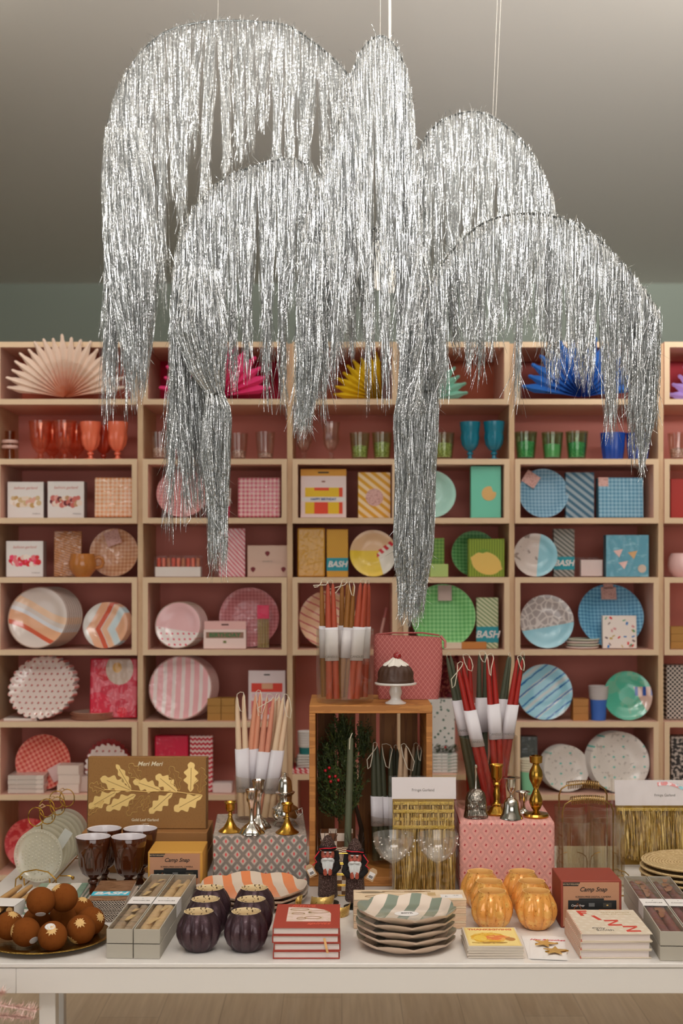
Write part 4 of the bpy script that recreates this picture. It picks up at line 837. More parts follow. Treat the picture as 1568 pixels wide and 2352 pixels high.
lb = lambda s: ['bottom '+s, 'second from bottom '+s, 'middle '+s, 'second from top '+s, 'topmost '+s]
stack(.1375, 2.795, .107, 5, .0152, pm('sage_wavy_melamine', (224, 206, 190), stripeplate((128, 138, 122)), rough=.22, coat=.5), -.28, lb('sage and cream striped wavy plate in the front stack'), 'sage striped wavy plates')
lb2 = ['lowest orange and cream striped wavy plate before the grey wrapped box', 'middle orange and cream striped wavy plate before the grey wrapped box', 'topmost orange and cream striped wavy plate with oval sticker']
stack(-.214, 3.148, .134, 3, .0105, pm('orange_wavy_melamine', (222, 204, 184), stripeplate((232, 140, 88)), rough=.3, coat=.4, bump=(60, .3)), .2, lb2, 'orange striped wavy plates')
# --- red book stack
for k in range(4):
    rt = E('red_book', ['bottom red book of the stack', 'second red book from the bottom with a ribbon marker', 'third red book from the bottom of the stack', 'topmost red book with a pale picture on its cover'][k], 'book', -.0725+.002*math.sin(k*2), 2.690+.001*(k % 2), TT+k*.01625, .012*math.sin(k*1.9), 'red cocktail books')
    RC = pm('brick_red_cloth', (164, 62, 46), rough=.6, bump=(300, .2, .001)); PG = pm('page_block', (226, 212, 206), lambda x, y, z: [(stripe(z, .0011, .25)*.5, (196, 180, 172))])
    mb = MB(); mb.box(-.069, .069, 0, .186, 0, .0021); mb.box(-.069, .069, 0, .186, .0140, .0161); mb.box(-.069, -.0668, 0, .186, .0021, .0140); part('cover', mb, RC, rt, bev=.0008)
    mb = MB(); mb.box(-.0666, .066, .003, .183, .0022, .0139); part('page_block', mb, PG, rt)
    if k in (1, 2):
        mb = MB(); mb.box(.060, .0655, -.0004, .003, .012, .014); mb.box(.066, .069, .0, .186, .0021, .0139) if False else None
    if k == 2:
        mb = MB(); mb.add([(.036, .002, .010), (.041, .002, .010), (.0445, -.004, -.004), (.0395, -.004, -.004), (.048, -.008, -.018), (.043, -.006, -.018)], [(0, 1, 2, 3), (3, 2, 4, 5)]); part('ribbon_marker', mb, pm('tan_ribbon', (216, 164, 104)), rt, smooth=False)
    if k == 3:
        mb = MB(); poly = [(-.043, .045), (.05, .045), (.05, .105), (.046, .122), (.034, .138), (.015, .150), (-.010, .155), (-.043, .158)]; mb.prism(poly, .0162, .0166); part('cover_picture', mb, pm('cover_pink', (226, 200, 190), lambda x, y, z: [(nz(x, 50, 2).gt(.55)*.5, (206, 180, 150))]), rt)
        mb = MB()
        for cx_, cy_, rx, ry in ((-.018, .138, .020, .008), (.024, .118, .022, .009), (-.02, .105, .014, .006), (.012, .072, .018, .009), (-.012, .066, .01, .006)):
            pts = [(cx_+rx*math.cos(a*.4488), cy_+ry*math.sin(a*.4488), .0168) for a in range(14)]; mb.tube(pts, .0008, 4, closed=True)
        part('drawn_glasses', mb, pm('sepia_ink', (150, 116, 70)), rt)
        mb = MB(); mb.add([(.0, .112, .0169), (.006, .117, .0169), (.012, .110, .0169), (.004, .108, .0169)], [(0, 1, 2, 3)]); part('drawn_leaf', mb, pm('olive_ink2', (104, 110, 40)), rt)
        CO = pm('coral_foil', (232, 110, 84), rough=.4)
        txt('festive', .02, CO, rt, (-.012, .169, .0164), 'top', shear=.4); txt('spirits', .02, CO, rt, (.024, .029, .0164), 'top', shear=.4)
# --- gold lace ribbon
rt = E('lace_ribbon', 'loose curl of gold lace ribbon behind the red books', 'ribbon', -.052, 3.03)
LACE = pm('gold_lace', (206, 172, 100), lambda x, y, z: [(vor(x, 210).lt(.22), (110, 84, 34))], rough=.35, metal=.6)
mb = MB(); path = []
for i in range(70):
    q = i/69; a = q*2*math.pi*3.1; path.append((-.06+.115*q+.016*math.cos(a), .024*math.sin(a)*1.1, .0215+.012*math.cos(a*.5+.6)))
vs = []; 
for i, p in enumerate(path):
    wv = .0012*(i % 2); vs += [(p[0], p[1], p[2]-.014+wv), (p[0]+.004, p[1]+.003, p[2]+.014-wv)]
mb.add(vs, [(2*i, 2*i+1, 2*i+3, 2*i+2) for i in range(69)]); o = part('ribbon_band', mb, LACE, rt, recalc=False)
so = o.modifiers.new('thick', 'SOLIDIFY'); so.thickness = .0008
# --- wooden domino-style boxes
WOODP = pm('pale_pine', (222, 190, 158), lambda x, y, z: [(nz(x, 8, 4, stretch=(1, 5, 5)).gt(.55)*.4, (206, 168, 132))], rough=.6)
for k in range(4):
    rt = E('wooden_box', ['bottom pale wooden box under the stack behind the sage plates', 'second pale wooden box from the bottom behind the sage plates', 'third pale wooden box from the bottom behind the sage plates', 'topmost pale wooden box with printed and labelled lid behind the sage plates'][k], 'box', .1525+.0012*math.sin(k*3), 2.914, TT+k*.0167, .006*math.sin(k*2.3), 'pale wooden boxes')
    mb = MB(); mb.box(-.1255, .1255, 0, .084, 0, .0120); part('box_base', mb, WOODP, rt, bev=.0008)
    mb = MB(); mb.box(-.1255, .1255, 0, .084, .0124, .0163); part('lid', mb, pm('pale_pine_lid', (228, 204, 172), lambda x, y, z: [(nz(x, 8, 4, stretch=(1, 5, 5)).gt(.55)*.3, (214, 180, 146))], rough=.5), rt, bev=.0008)
    if k == 3:
        mb = MB(); mb.box(.070, .119, .008, .040, .0164, .0168); part('price_label', mb, WHITE, rt); txt('L', .014, GREYINK, rt, (.082, .022, .017), 'top', shear=.2); txt('12.00', .006, GREYINK, rt, (.104, .03, .017), 'top')
        BRP = pm('sepia_print', (150, 118, 80), rough=.6)
        mb = MB(); mb.M = Matrix.Translation((-.085, .060, 0)); mb.prism([(.03*math.cos(a*.314)*(1+.2*math.sin(a*2)), .009*math.sin(a*.314)) for a in range(20)], .0164, .0166); part('feather_print', mb, pm('grey_sepia', (140, 122, 98)), rt)
        mb = MB(); mb.tube([(-.075+.025*math.cos(a*.3927), .022+.008*math.sin(a*.3927), .0166) for a in range(16)], .0008, 4, closed=True); mb.tube([(-.01, .062, .0166), (.05, .066, .0166)], .001, 4); mb.tube([(-.01+.05*math.cos(a*.3927), .066+.006*math.sin(a*.3927), .0166) for a in range(16)], .0006, 4, closed=True); part('line_print', mb, BRP, rt)
        mb = MB(); mb.box(.042, .060, .030, .058, .0164, .0166); mb.box(.012, .028, .012, .024, .0164, .0166); part('stamp_print', mb, pm('tan_print', (196, 164, 116)), rt)
# --- postcards and star clip card
for k in range(10):
    mb = MB(); mb.box(-.0575, .0575, 0, .142, 0, .0021); rr = .012*math.sin(k*2.7)
    o = part('greeting_card', mb, pm('card_stock_%d' % (k % 2), [(226, 214, 200), (212, 198, 182)][k % 2], rough=.6), loc=(.3175+.0012*math.sin(k*1.7), 2.692+.001*math.cos(k*3), TT+.0004+k*.00262), rot=(0, 0, rr*.6))
    tag(o, 'pale card in the pile under the autumn card, %s from the bottom' % ORD[k] if k < 9 else 'topmost orange and yellow autumn greeting card of the pile', 'card', 'pile of greeting cards')
mb = MB(); mb.box(-.0545, .0545, .004, .138, .0022, .0024); part('printed_front', mb, pm('buff_print', (236, 206, 130)), o)
mb = MB(); mb.box(-.0505, .0505, .008, .134, .00245, .0026); part('printed_field', mb, pm('butter_print', (242, 216, 140)), o)
txt('THANKSGIVING', .0145, pm('rust_ink', (206, 92, 52)), o, (0, .122, .0028), 'top', bold=.0004, sx=.9)
for k, (cx_, cy_, rx, ry, col) in enumerate(((-.008, .062, .037, .036, (226, 172, 50)), (.010, .062, .026, .018, (228, 128, 70)), (-.026, .058, .013, .02, (236, 196, 80)), (.036, .05, .010, .012, (190, 130, 70)), (-.01, .024, .035, .006, (170, 130, 60)))):
    mb = MB(); mb.prism([(cx_+rx*math.cos(a*.2618)*(1+.08*(a % 2)), cy_+ry*math.sin(a*.2618)*(1+.08*(a % 2))) for a in range(24)], .0026, .0027+.00015*k); part('bird_print', mb, pm('autumn_%d' % k, col, lambda x, y, z: [(nz(x, 70, 2).gt(.55)*.5, (240, 206, 110))]), o, smooth=False)
for q, qr, nm in ((0, -.05, 'lower white hair clip card peeking out beside the greeting cards'), (1, -.13, 'upper white card carrying two gold star hair clips')):
    rt = E('hair_clip_card', nm, 'card', .4255-.003*(1-q), 2.682+.008*(1-q), TT+q*.0012, qr, 'hair clip cards')
    mb = MB(); mb.box(-.0375, .0375, 0, .165, 0, .001); part('card', mb, WHITE, rt)
    if q:
        txt('Hey Ricochet', .0135, pm('raspberry_ink', (196, 50, 70)), rt, (0, .138, .0012), 'top', shear=.35, bold=.0003)
        GS = pm('brushed_gold_star', (214, 174, 104), rough=.4, metal=.4)
        for k, (sx_, sy_, rr) in enumerate(((-.006, .098, .3), (.014, .046, .05))):
            mb = MB(); poly = [((.026 if a % 2 == 0 else .0105)*math.sin(a*math.pi/5+rr), (.030 if a % 2 == 0 else .012)*math.cos(a*math.pi/5+rr)) for a in range(10)]; mb.prism(poly, .005, .0072); st_ = part('star_clip', mb, GS, rt, bev=.0006, loc=(sx_, sy_, 0), smooth=False)
            mb = MB(); mb.tube([(-.02, 0, .003), (.028, .012, .003)], .0017, 6); part('clip_bar', mb, GOLD, st_)
# --- fizz books
DOT = pm('cream_dotted_cover', (216, 200, 178), lambda x, y, z: [(dots(x+y*.5, y, .021, .0042), (226, 214, 198)), ((x.lt(-.071))*stripe(y+z*.6, .012, .3), (206, 110, 90))], rough=.5)
for k in range(3):
    rt = E('cream_book', ['bottom cream book of the three at the right front', 'middle cream book of the three at the right front', 'topmost cream book with scattered red FIZZ letters'][k], 'book', .5655+.001*k, 2.693, TT+k*.0172, .008*math.sin(k*2.2), 'cream drinks books')
    mb = MB(); mb.box(-.074, .074, 0, .188, 0, .0018); mb.box(-.074, .074, 0, .188, .0152, .0170); mb.box(-.074, -.072, 0, .188, .0018, .0152); part('cover', mb, DOT, rt, bev=.0007)
    mb = MB(); mb.box(-.0718, .069, .004, .184, .0019, .0151); part('page_block', mb, PG, rt)
RL = pm('poppy_red', (206, 64, 50))
ZPOLY = [(-.5, .5), (.5, .5), (.5, .28), (-.26, -.27), (.5, -.27), (.5, -.5), (-.5, -.5), (-.5, -.28), (.26, .27), (-.5, .27)]
FPOLY = [(-.5, -.5), (-.5, .5), (.5, .5), (.5, .27), (-.16, .27), (-.16, .12), (.3, .12), (.3, -.1), (-.16, -.1), (-.16, -.5)]
IPOLY = [(-.5, -.5), (-.5, .5), (.5, .5), (.5, -.5)]
for poly, tx, ty, w_, h_, tr in ((FPOLY, -.041, .158, .022, .040, .10), (IPOLY, -.0195, .121, .008, .036, .28), (ZPOLY, .0085, .082, .030, .044, .06), (ZPOLY, .0385, .036, .030, .044, .03)):
    mb = MB(); mb.prism([(p[0]*w_, p[1]*h_) for p in poly], 0, .0003); part('title_letter', mb, RL, rt, loc=(tx, ty, .01705), rot=(0, 0, tr), smooth=False)
txt('Olly', .0165, pm('slate_ink', (90, 84, 80)), rt, (-.030, .040, .0172), 'top'); txt('Smith', .0165, pm('slate_ink', (90, 84, 80)), rt, (-.019, .026, .0172), 'top')
for k in range(2): txt(['delicious sparkling', 'wines and cocktails'][k], .0085, pm('tan_ink', (196, 176, 140)), rt, (.028, .165-.014*k, .0172), 'top')
# --- camera gift boxes
def camera_box(x, y, rz, w_, h, d, label, shell, edge):
    rt = E('camera_gift_box', label, 'box', x, y, TT, rz)
    mb = MB(); mb.box(-w_/2, w_/2, 0, d, 0, h); part('carton', mb, shell, rt, bev=.002)
    fr = pm('kraft_front_card', (186, 136, 104), rough=.7); mb = MB(); mb.box(-w_/2+.005, w_/2-.006, -.0012, .0002, .004, h-.004); part('front_panel', mb, fr, rt)
    mb = MB(); mb.prism([(-w_/2+.005, h-.004), (-w_/2+.043, h-.004), (-w_/2+.038, h-.012), (-w_/2+.005, h-.012)], -.0018, -.0012, 'y'); part('corner_flash', mb, INK, rt)
    txt('NO FILM REQUIRED', .0042, pm('cream_ink', (216, 186, 150)), rt, (-w_/2+.0225, -.0021, h-.008))
    txt('Camp Snap', .0135, INK, rt, (.004, -.0014, h-.020), shear=.35, bold=.0002); txt('SCREEN-FREE DIGITAL CAMERA', .0056, INK, rt, (.004, -.0014, h-.0365))
    cz = h-.064
    mb = MB(); mb.box(-.052, .056, -.0022, -.0013, cz, cz+.020); mb.box(-.028, .028, -.0022, -.0013, cz+.020, cz+.0245); cb = part('printed_camera', mb, pm('camera_black', (32, 34, 34), rough=.4), rt, bev=.0003)
    mb = MB(); mb.box(-.05, .053, -.0020, -.0013, max(.004, cz-.03), cz); part('printed_camera_front', mb, pm('camera_orange', (196, 104, 44)), rt)
    mb = MB(); mb.prism([(-.010, cz+.002), (.016, cz+.002), (.020, cz-.012), (-.014, cz-.012)], -.0026, -.0021, 'y'); mb.prism([(.004+.024*math.cos(a*.2618), max(.004, cz-.034+.024*math.sin(a*.2618))) for a in range(24)], -.0025, -.0021, 'y'); part('printed_lens', mb, pm('camera_black', (32, 34, 34)), rt)
    mb = MB(); mb.box(.026, .045, -.0026, -.0022, cz+.004, cz+.0145); part('printed_viewfinder', mb, pm('finder_grey', (64, 60, 54)), rt); mb = MB(); mb.box(.0335, .0375, -.003, -.0026, cz+.008, cz+.0105); part('printed_flash', mb, pm('finder_gold', (230, 190, 110)), rt)
    mb = MB(); mb.box(-.006, .007, -.0026, -.0022, cz+.006, cz+.014); part('printed_window', mb, pm('window_grey', (110, 110, 108)), rt)
    txt('Camp Snap', .0065, WHITE, rt, (-.031, -.0025, cz+.0085), shear=.35)
    mb = MB(); mb.tube([(-.039, -.0026, cz+.001), (-.031, -.0026, cz+.0135), (-.023, -.0026, cz+.001)], .0005, 4); part('tent_mark', mb, pm('camera_orange', (196, 104, 44)), rt)
    return rt
camera_box(-.408, 3.205, 0, .134, .108, .125, 'yellow topped camera gift box behind the long candle boxes', pm('honey_yellow_card', (206, 152, 66), rough=.6), None)
camera_box(.5585, 2.922, 0, .136, .106, .125, 'brick red camera gift box beside the amber vases', pm('brick_red_carton', (146, 62, 46), rough=.6), None)
# --- kraft box pile and gold leaf box
for k in range(2):
    mb = MB(); mb.box(-.165, .165, 0, .17, 0, .053); o = part('kraft_box', mb, pm('kraft_brown', (158, 110, 62), rough=.75), bev=.0015, loc=(-.518-.002*k, 3.445, TT+.0005+k*.0535)); tag(o, ['lower plain kraft box behind the brown goblets', 'upper plain kraft box carrying the gold leaf garland box'][k], 'box', 'plain kraft boxes')
rt = empty('garland_gift_box', 'kraft gift box printed with gold oak leaves standing behind the goblets', 'box', (-.520, 3.49, TT+.1082), rot=(-.06, 0, -.015))
mb = MB(); mb.box(-.160, .160, 0, .036, 0, .190); part('carton', mb, pm('kraft_leaf_box', (152, 108, 58), lambda x, y, z: [(nz(x, 260, 3).gt(.6)*.4, (124, 84, 42))], rough=.75), rt, bev=.0015)
mb = MB(); mb.tube([(-.1595, -.0003, .001), (-.1595, -.0003, .189)], .0009, 5); part('left_edge_line', mb, pm('dark_edge', (84, 56, 28)), rt); mb = MB(); mb.tube([(.1585, -.0003, .001), (.1585, -.0003, .189)], .0009, 5); part('right_edge_line', mb, pm('dark_edge', (84, 56, 28)), rt)
GF = pm('gold_foil_print', (232, 196, 124), rough=.3, metal=.5)
def zb(px_, py_): # zoomed photo px -> box face coordinates
    return ((px_-1025)*.320/815, (560-py_)*.190/487)
def oak(p0, p1, wd):
    (x0, z0), (x1, z1) = zb(*p0), zb(*p1); dx, dz = x1-x0, z1-z0; L_ = math.hypot(dx, dz); ux, uz = dx/L_, dz/L_; wd = wd*.27/1000/2
    out = []; N_ = 28
    for i in range(N_+1):
        q = i/N_; env = math.sin(math.pi*min(1, q*.93+.05))**.7*(1.1 if q > .4 else .5+q*1.5); lob = 1+.30*math.sin(q*math.pi*7.2-.6)
        out.append((q*L_, wd*env*lob))
    P_ = [(x0+ux*t-uz*s_, z0+uz*t+ux*s_) for t, s_ in out]+[(x0+ux*t+uz*s_, z0+uz*t-ux*s_) for t, s_ in reversed(out[1:-1])]
    return P_, (x0, z0), (x1, z1)
mb = MB(); mv = MB()
for p0, p1, wd in (((920, 303), (705, 215), 115), ((915, 292), (812, 122), 62), ((1120, 302), (928, 235), 100), ((1230, 312), (1085, 195), 115), ((1322, 310), (1325, 105), 110), ((815, 310), (625, 420), 105), ((948, 328), (745, 435), 100), ((1198, 315), (1040, 455), 100), ((1402, 330), (1208, 435), 118)):
    P_, a, b = oak(p0, p1, wd); mb.prism(P_, -.0009, -.0003, 'y')
    mv.tube([(a[0]*.95+b[0]*.05, -.0011, a[1]*.95+b[1]*.05), (a[0]*.2+b[0]*.8, -.0011, a[1]*.2+b[1]*.8)], .0006, 4)
part('gold_leaves', mb, GF, rt, smooth=False); part('leaf_veins', mv, pm('kraft_vein', (138, 98, 50)), rt)
mb = MB()
for p0, p1, wd in (((975, 235), (905, 118), 90), ((735, 300), (632, 262), 80), ((1000, 335), (890, 470), 80), ((1245, 300), (1185, 135), 85), ((1385, 315), (1398, 145), 90), ((1040, 335), (1000, 440), 52), ((730, 370), (625, 470), 40)):
    P_, a, b = oak(p0, p1, wd); mb.tube([(p[0], -.0008, p[1]) for p in P_], .0008, 4, closed=True)
    mb.tube([(a[0], -.0008, a[1]), (a[0]*.3+b[0]*.7, -.0008, a[1]*.3+b[1]*.7)], .0006, 4)
mb.tube([(*((zb(a, b)[0], -.0009, zb(a, b)[1])),) for a, b in ((735, 297), (905, 302), (1020, 310), (1115, 303), (1230, 310), (1310, 322), (1400, 330))], .0014, 5)
part('gold_outlines', mb, GF, rt)
txt('Meri Meri', .0165, pm('cream_foil', (240, 224, 190)), rt, (zb(1042, 120)[0], -.0009, zb(0, 120)[1]), shear=.3, bold=.0002); txt('Gold Leaf Garland', .0098, pm('cream_foil', (240, 224, 190)), rt, (zb(1013, 500)[0], -.0009, zb(0, 501)[1]), bold=.0002); txt('1 garland', .005, pm('cream_foil', (240, 224, 190)), rt, (zb(1013, 525)[0], -.0009, zb(0, 526)[1]))
# --- brown goblets
BRG = pm('cola_brown_glass', (92, 42, 18), rough=.08, spec=.6, coat=.8, trans=.35); BRI = pm('milk_glass_lining', (222, 214, 216), rough=.15, coat=.5)
for x_, y_, lb_ in ((-.617, 3.247, 'front left'), (-.5285, 3.247, 'front right'), (-.607, 3.347, 'rear left'), (-.5155, 3.347, 'rear right')):
    rt = E('goblet', 'brown glass goblet with white lining, %s of the four' % lb_, 'glass', x_, y_, group='brown lined goblets'); r_ = .0445; h = .137
    mb = MB(); mb.lathe([(0, 0), (.032, 0), (.031, .003), (.014, .007), (.0085, .012), (.008, .018), (.0125, .022), (.0135, .026), (.0125, .030), (.008, .034), (.016, .038), (.028, .048), (.0345, .066), (.036, .088), (.0385, .094), (.041, .11), (r_, h-.001), (r_-.0005, h), (r_-.0016, h-.001), (.039, .11), (.034, .09), (.032, .066), (.025, .050), (0, .043)], 60, fl=(10, .07, lambda z: 1 if .045 < z < .09 else 0)); part('goblet_body', mb, BRG, rt)
    mb = MB(); mb.lathe([(r_-.0012, h+.0004), (r_-.003, h-.001), (.0376, .11), (.0325, .09), (.030, .066), (.023, .052), (0, .046)], 48); part('white_lining', mb, BRI, rt)
# --- pressed glass plates in a brass rack
rt = E('plate_rack', 'brass wire rack with loop handles holding green tinted glass plates', 'rack', -.76, 3.27)
for s_ in (-.032, .032):
    mb = MB(); mb.tube([(s_, -.012, .030), (s_, -.006, .012), (s_, .02, .010), (s_, .33, .010), (s_, .345, .02)], .0018, 8); part('base_rail', mb, GOLD, rt)
mb = MB(); mb.tube([(-.052, -.02, .004), (-.050, -.02, .03), (-.03, -.02, .048), (0, -.02, .054), (.03, -.02, .048), (.05, -.02, .03), (.052, -.02, .004)], .0017, 8); part('front_arch', mb, GOLD, rt)
for k in range(3):
    yy = .043+.12*k
    for q in (-.011, .011):
        mb = MB(); mb.tube([(q+.020*math.sin(a*.449), yy+q*1.3, .176+.024*math.cos(a*.449)) for a in range(14)], .0014, 8, closed=True); part('loop_handle', mb, GOLD, rt)
    mb = MB(); mb.tube([(0, yy, .012), (0, yy, .154)], .0015, 8); part('divider_wire', mb, GOLD, rt)
    mb = MB(); mb.tube([(-.006, yy-.004, .201), (.002, yy, .205), (.008, yy+.004, .200), (.0, yy, .196)], .002, 6, closed=True); part('twine_knot', mb, pm('twine', (190, 150, 110)), rt)
for yy in (.10, .30):
    mb = MB(); mb.tube([(.032, yy, .010), (.06, yy, .010), (.066, yy, .006)], .0016, 6); mb.ball((.067, yy, .005), .0048, 10, 8); mb.tube([(-.032, yy, .010), (-.06, yy, .010), (-.066, yy, .006)], .0016, 6); mb.ball((-.067, yy, .005), .0048, 10, 8); part('foot', mb, GOLD, rt)
PGLASS = glass('pale_green_pressed_glass', (244, 243, 234), gl=.25, op=.4, opcol=(236, 230, 214))
for k in range(8):
    mb = plate_mesh(.066, 64, None, .10, .78); o = part('glass_plate', mb, PGLASS, loc=(-.762+.0015*k, 3.293+.040*k, TT+.0145+.066), rot=(math.pi/2-.10, 0, -.22), ang=50); tag(o, 'green tinted pressed glass plate in the brass rack, %s from the front' % ORD[k], 'plate', 'pressed glass plates')
    if k == 0:
        mb = MB()
        for i in range(11):
            for j in range(11):
                p = ((i-5)*.009, (j-5)*.009+(.0045 if i % 2 else 0))
                if math.hypot(*p) < .047: mb.ball((p[0], p[1], .0008), .0028, 6, 4, sc=(1, 1, .5))
        for i in range(48):
            a = i*math.pi/24; mb.ball((.060*math.cos(a), .060*math.sin(a), .0062), .0026, 6, 4)
        part('pressed_beading', mb, PGLASS, o, kind='stuff')
mb = MB(); mb.box(-.012, .012, -.001, 0, -.03, .03); part('price_tag', mb, glass('tag_film', (230, 230, 224), op=.5, opcol=(220, 220, 214)), rt, loc=(.055, .03, .115), rot=(-.2, .55, -.2))
# --- wrapped boxes
def diam(u, v, p, q): # diamond lattice coordinate in [0,1)
    a = (u/p+v/q); b = (u/p-v/q); return a, b
def greywrap(x, y, z):
    a = x/.0285+z/.0335; b = x/.0285-z/.0335; fa = (a.fr()-.5).ab(); fb = (b.fr()-.5).ab(); e = fa.mx(fb)
    cx_ = a.fr()+b.fr()-1.0; cz = a.fr()-b.fr(); front = y.lt(.0022)
    m = ((cx_*cx_*1.4+cz*cz*.5).lt(.035))+((cx_.ab()-.12).ab().lt(.06)*(cz.ab().lt(.10)))
    return [((e-.445).ab().lt(.034)*front, (62, 68, 66)), ((e-.35).ab().lt(.022)*front, (62, 68, 66)), (m.mn(1.0)*front, (214, 92, 92)), ((y.gt(.0022))*nz(x, 120, 3).gt(.5)*.5, (120, 112, 106))]
mb = MB(); mb.box(-.118, .118, 0, .295, 0, .131); o = part('wrapped_box', mb, pm('grey_block_print_paper', (188, 174, 162), greywrap, rough=.7), bev=.003, loc=(-.205, 3.288, TT+.0005), rot=(0, 0, .06)); tag(o, 'grey wrapped box with red sprigs in diamonds carrying silver and brass candlesticks', 'box')
mb = MB(); mb.tube([(-.1185, .02, .131), (-.1185, .10, .06), (-.1188, .11, .0)], .0012, 5); part('paper_fold', mb, pm('dark_fold_paper', (120, 110, 102)), o)  # paper fold drawn as a darker line
def pinkwrap(x, y, z):
    c, s_ = .78, .62; a = x/.0262+z/.0345; b = x/.0262-z/.0345; fa = (a.fr()-.5).ab(); fb = (b.fr()-.5).ab(); e = fa.mx(fb)
    cx_ = a.fr()+b.fr()-1.0; cz = a.fr()-b.fr()
    m = ((cx_+cz*.2).ab().lt(.06)*(cz.ab().lt(.19))+(cz-cx_*.3).ab().lt(.06)*(cx_.ab().lt(.19))).mn(1.0)
    return [((e-.45).ab().lt(.018), (196, 136, 128)), ((e-.39).ab().lt(.012), (198, 138, 130)), ((e.gt(.39))*.2, (200, 142, 134)), (m, (176, 22, 40))]
mb = MB(); mb.box(-.117, .117, 0, .29, 0, .181); o = part('wrapped_box', mb, pm('pink_block_print_paper', (222, 160, 150), pinkwrap, rough=.7), bev=.009, loc=(.409, 3.222, TT+.0005), rot=(0, 0, -.03)); tag(o, 'pink wrapped box with tiny red crosses carrying bells and brass candlesticks', 'box')
def wlathe(name, x, y, z, prof, mat, label, n=40, fl=None, cat='candlestick', group=None):
    mb = MB(); mb.lathe(prof, n, fl=fl); o = part(name, mb, mat, loc=(x, y, z+.0005), ang=45); return tag(o, label, cat, group)
ZG = TT+.1315; ZP = TT+.1815
trump = [(0, 0), (.029, 0), (.030, .002), (.026, .005), (.018, .011), (.011, .022), (.006, .034), (.005, .040), (.007, .042), (.005, .044), (.005, .050), (.010, .053), (.012, .060), (.012, .070), (.016, .075), (.015, .076), (.0105, .070), (.0095, .058), (0, .056)]
wlathe('candlestick', -.284, 3.335, ZG, trump, GOLD, 'short brass trumpet candlestick at the left of the grey wrapped box')
wlathe('candlestick', -.138, 3.318, ZG, trump, GOLD, 'short brass trumpet candlestick in front of the silver sugar caster')
pet = [(0, 0), (.0315, 0), (.0315, .003), (.025, .012), (.016, .022), (.009, .026), (.0055, .034), (.006, .06), (.009, .078), (.012, .082), (.013, .092), (.014, .106), (.016, .111), (.015, .112), (.0115, .108), (.010, .09), (0, .088)]
fl8 = (6, .16, lambda z: 1 if z < .03 or z > .075 else .4)
wlathe('candlestick', -.2275, 3.312, ZG, pet, SILVER, 'silver petal based candlestick, front one of the pair', 48, fl8)
wlathe('candlestick', -.215, 3.378, ZG, [(r, z*1.12) for r, z in pet], SILVER, 'silver petal based candlestick, rear one of the pair', 48, fl8)
rt = E('sugar_caster', 'silver footed caster with domed top and finial, right on the grey wrapped box', 'caster', -.1465, 3.392, ZG)
mb = MB(); mb.lathe([(0, .012), (.018, .013), (.030, .022), (.034, .034), (.031, .045), (.034, .048), (.033, .051), (.022, .058), (.017, .068), (.018, .082), (.024, .088), (.026, .091), (.02, .094), (0, .094)], 40); part('caster_body', mb, SILVER, rt)
mb = MB(); mb.lathe([(.019, .094), (.0185, .104), (.0165, .12), (.011, .129), (.004, .132), (.0025, .136), (.004, .139), (.0, .143)], 32); part('domed_lid', mb, SILVER, rt)
for k in range(3):
    a = -math.pi/2+k*2.094; mb = MB(); mb.tube([(.02*math.cos(a), .02*math.sin(a), .017), (.030*math.cos(a), .030*math.sin(a), .008), (.034*math.cos(a), .034*math.sin(a), .0015)], [.004, .003, .0035], 8); part('foot', mb, SILVER, rt)
mb = MB(); mb.tube([(.032, 0, .044), (.044, .0, .05), (.046, 0, .036), (.036, 0, .028)], .0018, 8); part('side_handle', mb, SILVER, rt)
# on the pink box
rt = E('hand_bell', 'tarnished silver bell shaped as a bearded head with slim handle', 'bell', .336, 3.268, ZP)
ASIL = pm('antique_silver', (150, 142, 132), rough=.28, metal=1, bump=(90, .9, .006))
mb = MB(); mb.lathe([(0, .004), (.024, .0), (.030, .001), (.029, .008), (.027, .018), (.0265, .035), (.025, .05), (.021, .062), (.012, .070), (0, .072)], 48, fl=(14, .06, lambda z: 1 if z < .03 else .3)); part('bell_body', mb, ASIL, rt)
mb = MB(); mb.ball((0, -.0265, .037), .005, 12, 8, sc=(.8, 1, 1.4)); mb.ball((-.010, -.023, .046), .0042, 10, 8); mb.ball((.010, -.023, .046), .0042, 10, 8)
for k in range(9): mb.ball((-.020+.005*k, -.0235+.00022*(k-4)**2, .026-.002*abs(k-4)*-.3), .0045, 8, 6, sc=(.8, 1, 1.6))
for k in range(8): mb.tube([(-.018+.005*k, -.024, .02), (-.02+.0056*k, -.029, .008), (-.017+.005*k, -.027, .003)], [.003, .004, .002], 6)
part('bearded_face', mb, ASIL, rt)
mb = MB(); mb.lathe([(.0045, .070), (.0025, .078), (.0028, .10), (.0035, .122), (.0045, .124), (.004, .130), (0, .132)], 16); part('bell_handle', mb, SILVER, rt)
wlathe('candlestick', .392, 3.302, ZP, [(0, 0), (.0255, 0), (.026, .004), (.020, .009), (.015, .018), (.011, .022), (.013, .026), (.008, .030), (.007, .038), (.0095, .050), (.007, .062), (.006, .072), (.010, .077), (.007, .082), (.011, .088), (.0145, .096), (.0145, .118), (.018, .125), (.017, .1265), (.012, .122), (.0115, .1), (0, .098)], GOLD, 'tall turned brass candlestick between the two bells', 40, (8, .10, lambda z: 1 if z < .022 else 0))
rt = E('bell_candleholder', 'silver bell shaped candleholder with wide rimmed cup, front of the pink wrapped box', 'candlestick', .4225, 3.252, ZP)
mb = MB(); mb.lathe([(0, .004), (.025, .004), (.029, 0), (.028, .004), (.023, .012), (.020, .026), (.0175, .042), (.011, .050), (.004, .054), (.003, .060), (.005, .064), (.010, .070), (.0115, .080), (.0115, .098), (.022, .1005), (.0225, .102), (.0105, .1015), (.010, .08), (0, .078)], 48); part('bell_body', mb, SILVER, rt)
